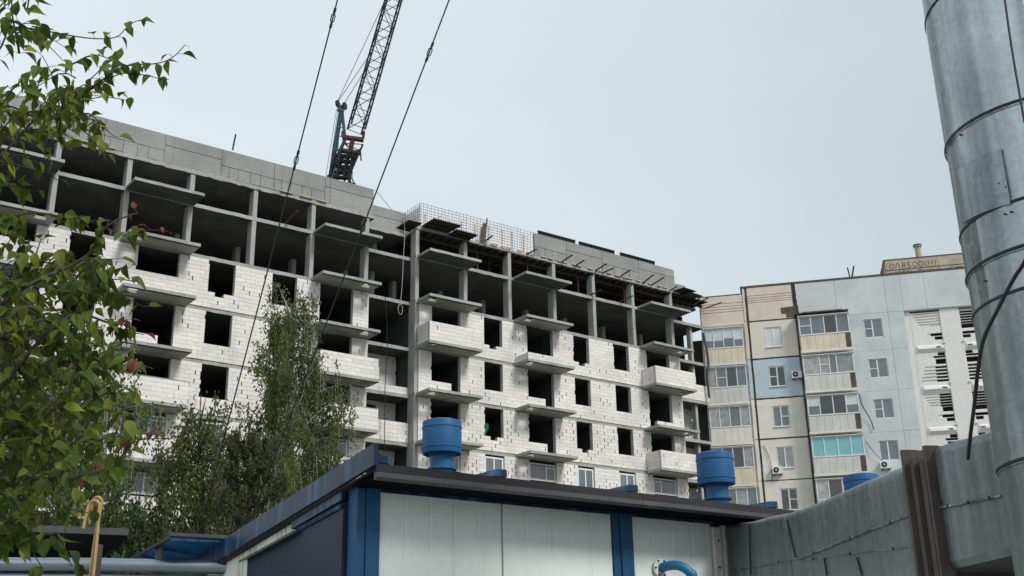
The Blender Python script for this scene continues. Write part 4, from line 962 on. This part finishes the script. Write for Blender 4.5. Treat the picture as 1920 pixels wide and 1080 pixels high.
# box section against the flue
q0 = hit(1750, 836, p0, p1); q1 = at(1858, 803, 6.78)
q0v, q1v = Vector((q0.x, q0.y)), Vector((q1.x, q1.y)); s2 = Vector((-(q1v-q0v).y, (q1v-q0v).x, 0)).normalized()
if s2.x < 0: s2 = -s2
tops = [hit(px, py, q0v, q1v) for px, py in ((1750,835),(1780,825),(1815,816),(1858,804),(1875,800))]; bots = [hit(px, py, q0v, q1v) for px, py in ((1787,1072),(1806,1068),(1835,1062),(1870,1054),(1900,1046))]
zb_ = bots[0].z
def bring(P, zb):
    r_ = .06; return [Vector((P.x,P.y,0)) + s2*a + Vector((0,0,z)) for a, z in ((0,zb+r_),(0,P.z-r_),(r_*.3,P.z-r_*.3),(r_,P.z),(.85,P.z),(.85,zb),(r_,zb),(r_*.3,zb+r_*.3))]
m = MB(); zs_ = (bots[0].z, bots[-1].z); m.loft([bring(P, bots[0].z + (bots[-1].z-bots[0].z)*k/4) for k, P in enumerate(tops)]); smooth_angle(m.build('box_section', M['galv_d'], dk), 20)
p0, p1 = q0v, q1v; side = s2
seam([(1764,952),(1800,946),(1840,938),(1879,930)], .012, q0v, q1v, .01)
# black cable across the flue and stay wire at the top corner
wirething('power_cable', [at(px, py, d) for px, py, d in ((1945,440,5.4),(1920,493,5.5),(1900,524,5.6),(1870,582,5.7),(1845,635,5.8),(1834,692,5.9),(1827,758,6.05),(1820,812,6.15),(1815,860,6.5))], .0095, 'thick black cable looping down in front of the flue')
wirething('stay_wire', [at(1880,-30,5.5), at(1897,90,5.5), at(1921,230,5.5)], .006, 'thin dark wire at the top right corner in front of the flue', 'wire')
# two long guy cables
def guy(a, b, tb, lab, da, db):
    A_, B_ = at(*a, da), at(*b, db); t = thing('guy_cable', lab, 'cable', (A_.x, A_.y, 0), 0, 'guy cables slanting across the view'); o_ = t.location.copy(); o_ = Vector((A_.x, A_.y, 0))
    m = MB(); m.tube([A_-o_, A_.lerp(B_, .5)-o_ + Vector((0,0,-.03)), B_-o_], .0075, 6); m.build('strand', M['cable'], t)
    for f in tb:
        c = A_.lerp(B_, f) - o_ + Vector((0,0,-.12*f*(1-f))); d = (B_-A_).normalized(); s = d.cross(Vector((0,1,0))).normalized()
        m = MB(); l = .055
        for sg in (-1, 1): m.tube([c-d*l, c-d*l*.5+s*.019*sg, c+d*l*.5+s*.019*sg, c+d*l], .006, 5)
        m.tube([c-d*l*1.9, c-d*l], .014, 6); m.tube([c+d*l, c+d*l*1.9], .014, 6); m.build('turnbuckle', M['cable'], t)
guy((643,-40), (352,1080), [.062,.29], 'left thin black guy cable crossing the sky and the birch', 10, 13)
guy((858,-42), (425,1090), [.117,.40], 'right thin black guy cable with turnbuckles crossing the crane side of the sky', 10, 13)

# ================================================================== LOWER LEFT
cp = thing('blue_canopy', 'blue framed canopy sheet beside the boiler house at lower left', 'canopy', (0,0,0))
A_ = [at_z(319,1006,3.0), at_z(436,1012,3.0), at_z(330,1085,2.92), at_z(236,1052,2.92)]
m = MB(); m.loft([A_, [p + Vector((0,0,.012)) for p in A_]]); m.build('sheet', M['poly'], cp)
for f in (0,.33,.66,.97):
    a = A_[0].lerp(A_[3], f); b = A_[1].lerp(A_[2], f); m = MB(); m.bar(a - Vector((0,0,.025)), b - Vector((0,0,.025)), .03, .02); m.build('cross_bar', M['navy'], cp)
m = MB(); m.bar(A_[0]-Vector((0,0,.01)), A_[3]-Vector((0,0,.01)), .025, .025); m.build('edge_bar', M['steel_d'], cp)
m = MB(); m.bar(A_[0]+Vector((0,0,.02)), A_[1]+Vector((0,0,.02)), .03, .03); m.build('edge_bar', M['soffit'], cp)
p = at(300, 1022, 11.3); m = MB(); m.bar((p.x,p.y,0), (p.x,p.y,p.z), .06, .06); tag(m.build('canopy_post', M['post']), 'slim grey square post under the blue canopy edge', 'post')
dc = thing('dark_shelter', 'flat shelter roof with black underside behind the yellow gas pipe', 'shelter', (0,0,0))
B_ = [at_z(-60,992,3.3), at_z(240,1003,3.3), at_z(185,1046,3.15), at_z(-60,1050,3.15)]
m = MB(); m.loft([B_, [q + Vector((0,0,.05)) for q in B_]]); m.build('roof_sheet', M['black'], dc)
m = MB(); m.bar(B_[0]+Vector((0,0,.03)), B_[1]+Vector((0,0,.03)), .02, .07); m.build('edge_trim', M['soffit'], dc)
m = MB(); m.bar(B_[1]+Vector((0,0,.01)), B_[2]+Vector((0,0,.01)), .02, .08); m.build('edge_trim', M['black'], dc)
for i, f in enumerate((.25,.7)):
    q = B_[0].lerp(B_[1], f); q2 = B_[3].lerp(B_[2], f); q = q.lerp(q2,.7); m = MB(); m.bar((q.x,q.y,0),(q.x,q.y,q.z-.01),.1,.1); m.build('post', M['steel_d'], dc)
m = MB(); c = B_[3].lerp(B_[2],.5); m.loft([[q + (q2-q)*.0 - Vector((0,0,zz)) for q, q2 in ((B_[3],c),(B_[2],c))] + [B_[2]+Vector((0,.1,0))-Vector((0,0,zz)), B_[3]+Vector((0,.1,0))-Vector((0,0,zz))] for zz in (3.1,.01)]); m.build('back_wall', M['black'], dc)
for i, (ya, yb, r_, lab) in enumerate([(1058,1063,.062,'upper silver insulated pipe running along the bottom left'),(1086,1090,.055,'lower silver insulated pipe at the bottom left edge')]):
    m = MB(); m.tube([at(-80,ya,11.2), at(180,ya+1,11.2), at(470,yb+2,11.0)], r_, 20); smooth_angle(tag(m.build('heating_pipe', M['foil']), lab, 'pipe', 'silver pipes at the bottom left'))
gp = thing('gas_vent_pipe', 'ochre yellow gas pipes bent over like hooks at lower left', 'gas pipe', (at(185,1000,8).x, at(185,1000,8).y, 0)); go = gp.location.copy(); go = Vector(at(185,1000,8)); go.z = 0
def yp(pts, r_, name):
    m = MB(); m.tube([q - go for q in crom([at(px, py, d) for px, py, d in pts], 6)], r_, 10); smooth_angle(m.build(name, M['yellow'], gp))
b1 = at(168,1075,8); yp([(166,1105,8),(178,1010,8),(189,952,8),(191,940,8),(186,933,8),(179,934,8.02),(173,944,8.04),(168,982,8.05)], .0105, 'outer_hook')
yp([(172,1105,7.97),(181,1020,7.97),(186,955,7.97),(185,943,7.97),(177,939,7.98),(168,945,8),(162,965,8),(156,991,8)], .0105, 'inner_hook')
yp([(146,971,8),(152,971,8),(158,972,8)], .009, 'stub')
m = MB(); m.box(-.03,.03,-.02,.02,0,1.15); o = m.build('support_post', M['rust'], gp); o.location = (at(180,1075,8.05).x-go.x, at(180,1075,8.05).y-go.y, 0)
m = MB(); m.box(-.02,.02,-.02,.02,0, at(181,1020,8.05).z); o = m.build('support_post', M['rust'], gp); o.location = (at(184,1040,8.08).x-go.x, at(184,1040,8.08).y-go.y, 0)

# ================================================================== TREES
def rhomb(m, p, n, u_, L_, W_):
    v = n.cross(u_)
    m.add([p, p + u_*L_*.5 + v*W_*.5, p + u_*L_, p + u_*L_*.5 - v*W_*.5], [(0,1,2,3)])
def rv():
    while True:
        v = Vector((U(-1,1), U(-1,1), U(-1,1)))
        if .05 < v.length < 1: return v.normalized()
def birch(name, lab, base, height, prof, nbr, leafn, mtl, seed, strand=1.2, leaf=.075, mtb='birch', dens=None, cat='tree', lean=0, zlow=1.5):
    random.seed(seed)
    t = thing(name, lab, cat, (base.x, base.y, 0)); 
    def trunk(z): return Vector((lean*z/height + .12*math.sin(z*.6+seed), .1*math.cos(z*.5+seed), z))
    m = MB(); zs_ = [height*.97*k/14 for k in range(15)]; m.tube([trunk(z) for z in zs_], [max(.012, height*.011*(1-k/14.3)) for k in range(15)], 8); smooth_angle(m.build('trunk', M[mtb], t))
    br = MB(); lf = MB(); anchors = []
    for i in range(nbr):
        z = zlow + (height*.96 - zlow)*(i/nbr)**.9; a = i*2.4 + U(-.4,.4); f = z/height
        rad = min(3.35, prof(f) * U(.45, 1.12)); p = trunk(z*.93)
        tip = trunk(z) + Vector((math.cos(a)*rad, math.sin(a)*rad, rad*U(.25,.6)))
        mid = p.lerp(tip, .55) + Vector((0,0,rad*.18)); pts = crom([p, mid, tip], 5)
        br.tube(pts, [max(.006, .028*(1-k/11)*height/12) for k in range(len(pts))], 5)
        n_s = max(2, int(2 + rad*3.6))
        for s in range(n_s):
            q = pts[min(len(pts)-1, int(len(pts)*U(.25,1.05)))] + rv()*U(.05,.3)
            anchors.append((q, U(.4, 1)*strand))
    for s_ in anchors:
        q, ln = s_; 
        if R() < .5: sw = [q, q+Vector((U(-.1,.1),U(-.1,.1),-ln*.5)), q+Vector((U(-.15,.15),U(-.15,.15),-ln))]; br.tube(sw, .005, 3, False)
    per = max(1, leafn // len(anchors))
    for (q, ln) in anchors:
        cl = R(); sx, sy = U(-.25,.25), U(-.25,.25); lf_c = .2 + .6*cl
        for k in range(int(per * U(.5,1.5))):
            f = R(); p = q + Vector((sx*f, sy*f, -ln*f)) + rv()*U(0,.2)
            lf.tint = min(1, max(0, lf_c + U(-.25,.25))); n = rv(); u_ = (Vector((U(-.6,.6),U(-.6,.6),-1))).normalized(); n = (n - u_*n.dot(u_)).normalized()
            rhomb(lf, p, n, u_, leaf*U(.7,1.3), leaf*U(.5,.8))
    tag(br.build('branches', M[mtb], t), kind='stuff'); tag(lf.build('foliage', M[mtl], t), kind='stuff')
    return t
def P_(px, d): q = at(px, 900, d); return Vector((q.x, q.y, 0))
birch('birch_tree', 'tall drooping birch with a pointed crown standing before the white block wall', P_(478,33), 13.6,
      lambda f: (4.3 if f < .52 else 2.3 - 2.9*(f-.5) if f < .8 else 1.15*(1-(f-.8)/.2)**.6+.15), 100, 66000, 'birch_l', 3, 1.6, .09, lean=1.15, zlow=2.0)
birch('birch_tree', 'second birch at the left, mostly behind the near leafy branches', P_(110,30), 10.6,
      lambda f: (2.4 if f < .6 else 2.4*(1-(f-.6)/.4)**.6 + .2), 90, 42000, 'birch_l', 5, 1.4, .1, zlow=1.5)
birch('bushy_tree', 'low dark bushy tree between the two birches behind the gas pipe', P_(262,27), 6.3,
      lambda f: 1.9*(1-max(0,f-.6)/.5), 60, 17000, 'dark_l', 9, .8, .1, 'bark', zlow=.8)
birch('bushy_tree', 'dark leafy tree left of the tall birch, behind the blue canopy', P_(376,27), 8.6,
      lambda f: 2.2*(1-max(0,f-.45)/.6), 75, 26000, 'birch_l', 12, 1.1, .09, 'bark', zlow=.8)
def pine(lab, base, height, rad, seed, leafn):
    random.seed(seed); t = thing('pine_tree', lab, 'tree', base)
    m = MB(); m.tube([(0,0,0),(.05,0,height*.5),(.0,.05,height*.98)], [.13,.08,.02], 8); m.build('trunk', M['bark'], t)
    br = MB(); nd = MB(); sh = MB(); whorl = 11
    for w_ in range(whorl):
        z = height*(.2 + .78*w_/whorl); rr = rad*(1 - (w_/whorl)**1.6)*1.05 + .15
        for k in range(7):
            a = k*.9 + w_*.5 + U(-.2,.2); L_ = rr*U(.7,1.05)
            pts = crom([Vector((0,0,z)), Vector((math.cos(a)*L_*.6, math.sin(a)*L_*.6, z+L_*.15)), Vector((math.cos(a)*L_, math.sin(a)*L_, z+L_*.5))], 5); br.tube(pts, .018, 4)
            for s in range(9):
                c = pts[U(0,1) > .3 and min(len(pts)-1, int(U(3,len(pts)))) or 4] + rv()*.18; d = (Vector((math.cos(a)*.4, math.sin(a)*.4, 1)) + rv()*.5).normalized()
                nd.tint = R()
                for q in range(leafn):
                    f = R(); p = c + d*.32*f; nn = (rv() + d*.6).normalized(); o_ = nn.cross(rv()).normalized(); ln = U(.07,.13)
                    nd.add([p - o_*.010, p + o_*.010, p + nn*ln], [(0,1,2)])
                if R() < .35: sh.tint = R(); sh.tube([c + d*.3, c + d*.3 + Vector((U(-.03,.03),U(-.03,.03),.22))], .013, 4)
    tag(br.build('branches', M['bark'], t), kind='stuff'); tag(nd.build('needles', M['pine'], t), kind='stuff'); tag(sh.build('new_shoots', M['pine_t'], t), kind='stuff')
pine('dark pine with pale upright shoots in front of the tall birch', P_(468,24), 6.9, 1.6, 4, 75)
pine('smaller pine at the right foot of the tall birch', P_(545,22), 5.0, .9, 6, 50)

# ---- near leafy branches at the left
random.seed(21)
nt_ = thing('leafy_tree', 'near leafy tree reaching in from the left with green and reddish leaves', 'tree', (at(-350,900,4.6).x, at(-350,900,4.6).y, 0)); NO = Vector((at(-350,900,4.6).x, at(-350,900,4.6).y, 0))
m = MB(); m.tube([Vector((0,0,0)), Vector((.05,0,1.5)), Vector((.0,.05,3)), Vector((-.05,.1,4.6))], [.09,.075,.055,.03], 10); smooth_angle(m.build('trunk', M['bark'], nt_))
BR = [ # polylines in photo pixels, distance
 ([(-120,250),(0,79),(30,65),(120,65),(200,60),(240,55),(280,48)], 4.5, .0045),
 ([(-80,400),(60,250),(108,172),(160,158),(210,150),(250,128),(300,105),(345,83)], 4.4, .006),
 ([(108,172),(160,162),(220,152),(270,145),(310,138)], 4.45, .004),
 ([(28,90),(30,40),(34,-20)], 4.5, .005), ([(-100,120),(-20,60),(40,-10)], 4.7,.006),
 ([(-200,640),(0,572),(60,545),(115,500),(165,462),(200,438),(262,405)], 4.2, .011),
 ([(-180,860),(0,700),(40,675),(100,630),(150,590),(205,600),(240,602)], 4.1, .009),
 ([(60,515),(120,512),(180,520),(215,512),(250,510)], 4.3, .004),
 ([(-100,820),(0,796),(60,812),(130,838),(180,826),(260,820),(310,815)], 4.2, .005),
 ([(-100,1050),(0,985),(60,940),(130,895),(200,870),(250,832),(330,828)], 4.0, .005),
 ([(100,420),(150,418),(180,420),(225,432),(262,438),(310,442)], 4.3, .004),
 ([(-100,500),(0,440),(60,400),(110,398),(150,420)], 4.5, .006), ([(-120,340),(0,320),(50,300),(100,330)], 4.6,.006),
 ([(60,690),(130,672),(190,678),(240,682),(285,690)], 4.2, .0035), ([(215,620),(245,625),(262,620)], 4.2,.003),
 ([(-60,960),(20,930),(80,900),(140,895)], 4.3, .005), ([(-100,1130),(0,1010),(40,980),(90,960)], 4.1,.006), ([(20,870),(90,880),(150,870),(200,862)],4.4,.004),
 ([(-50,620),(20,640),(90,650),(150,660)],4.6,.006), ([(-50,740),(40,735),(110,720),(170,740)],4.7,.005), ([(-60,220),(20,205),(70,215),(120,190)],4.7,.005),
]
leaves = []   # (pos, dir, size, kind)
for poly, d, r_ in BR:
    m = MB(); pts = crom([at(px, py, d + .0*i) for i, (px, py) in enumerate(poly)], 5); n_ = len(pts); off = U(0,6)
    pts = [p + Vector((0, .05*math.sin(i*.35+off), 0)) for i, p in enumerate(pts)]
    m.tube([p - NO for p in pts], [max(.0018, r_*(1-.75*i/n_)) for i in range(n_)], 6); m.build('branch', M['bark'], nt_)
    tip = poly[-1][0] > 220
    for i in range(n_):
        p = pts[i]
        f = i/n_
        for _ in range(1 if f > .35 else 2):
            if R() < (.85 if tip and f > .45 else .42 if poly[0][1] < 460 else .75): leaves.append((p, (.7 if f > .92 else 1)*U(.7,1.15), 'r' if (tip and f > .8 and poly[-1][1] > 300) else ('m' if f > .8 else 'g'), True))
# filler twigs in the dense areas
regs = [((-60,0,60,80),10,4.7),((30,120,190,250),8,4.5),((150,640,230,830),3,4.3),((0,175,150,265),22,4.7),((-40,230,20,420),6,4.8),((-60,300,10,700),8,4.4),((90,480,190,860),10,4.5),((-40,490,165,690),66,4.6),((-40,680,155,900),74,4.6),((-40,880,90,1010),24,4.4),((-40,990,30,1080),3,4.3)]
tw = MB()
for (x0,y0,x1,y1), cnt, d in regs:
    for _ in range(cnt):
        px = x0 + (x1-x0)*R()**1.25; py = U(y0,y1); dd = d + U(-.5,.7); a = at(px, py, dd); dr = Vector((U(-.3,1), U(-.6,.6), U(-.3,.7))).normalized(); L_ = U(.12,.28)
        P4 = [a + dr*L_*k/4 + Vector((0,0,.03*math.sin(k))) for k in range(5)]; tw.tube([p-NO for p in P4], [.0035,.003,.0025,.002,.0015], 4)
        for k in range(5):
            for _2 in range(2):
                if R() < .8: leaves.append((P4[k], U(.75,1.2), 'g', False))
tag(tw.build('twigs', M['bark'], nt_), kind='stuff')
# leaf meshes
def leafmesh(curl, fold, mt):
    q = MB(); n = 7; L_ = .061; prof_ = [0,.62,.97,1,.82,.52,.2,0]; W_ = .019
    mid = []; lft = []; rgt = []
    for k in range(n+1):
        f = k/n; z = -curl*f*f*L_; w_ = W_*prof_[k]
        mid.append(Vector((L_*f, 0, z))); lft.append(Vector((L_*f, w_, z+fold*w_))); rgt.append(Vector((L_*f, -w_, z+fold*w_)))
    vs = mid + lft[1:n] + rgt[1:n]; M0 = n+1; R0 = M0 + n-1
    fs = [(0,1,M0)] + [(k,k+1,M0+k,M0+k-1) for k in range(1,n-1)] + [(n-1,n,M0+n-2)]
    fs += [(0,R0,1)] + [(k,R0+k-1,R0+k,k+1) for k in range(1,n-1)] + [(n-1,R0+n-2,n)]
    q.add(vs, fs); return q.mesh('leaf', mt)
LM = {k: [leafmesh(c, f, M[mt]) for c, f in ((.15,.35),(.45,.2),(.3,.6),(.8,.3))] for k, mt in (('g','leaf'),('y','leaf_y'),('r','leaf_r'))}
data = []
for (p, s, k, exposed) in leaves:
    if k == 'm': k = 'r' if R() < .25 else 'g'
    elif k == 'g' and R() < .2: k = 'y'
    elif k == 'r' and R() < .35: k = 'g'
    d = Vector((U(-.8,.9), U(-.8,.8), U(-1.3,.25))).normalized(); pet = (Vector((d.x,d.y,.3))).normalized()*U(.01,.03)
    side_ = d.cross(Vector((U(-.5,.5),U(-1,-.2),U(.2,1)))).normalized(); up_ = side_.cross(d)
    mm = Matrix((d, side_, up_)).transposed().to_4x4(); mm = Matrix.Translation(p + pet - NO) @ mm @ Matrix.Scale(s*(.75 if k == 'r' else 1), 4)
    data.append((exposed, mm, k, random.randrange(4), p, p+pet))
data.sort(key=lambda q: (not q[0], (q[4]-Vector((0,0,CH))).length))
rest = {k: MB() for k in 'gyr'}; pt_ = MB()
for i, (ex, mm, k, v, p, pp) in enumerate(data):
    pt_.tube([p-NO, pp-NO], .0012, 3, False)
    if i < 300:
        o = link('leaf', LM[k][v], nt_); o.matrix_local = mm
    else:
        me = LM[k][v]; q = rest[k]; q.tint = R(); q.add([mm @ vv.co for vv in me.vertices], [tuple(pl.vertices) for pl in me.polygons])
for k, q in rest.items():
    if q.v: tag(q.build('foliage', M[{'g':'leaf','y':'leaf_y','r':'leaf_r'}[k]], nt_), kind='stuff')
tag(pt_.build('leaf_stalks', M['bark'], nt_), kind='stuff')
print('blocks', len(allblocks), 'leaves', len(data))
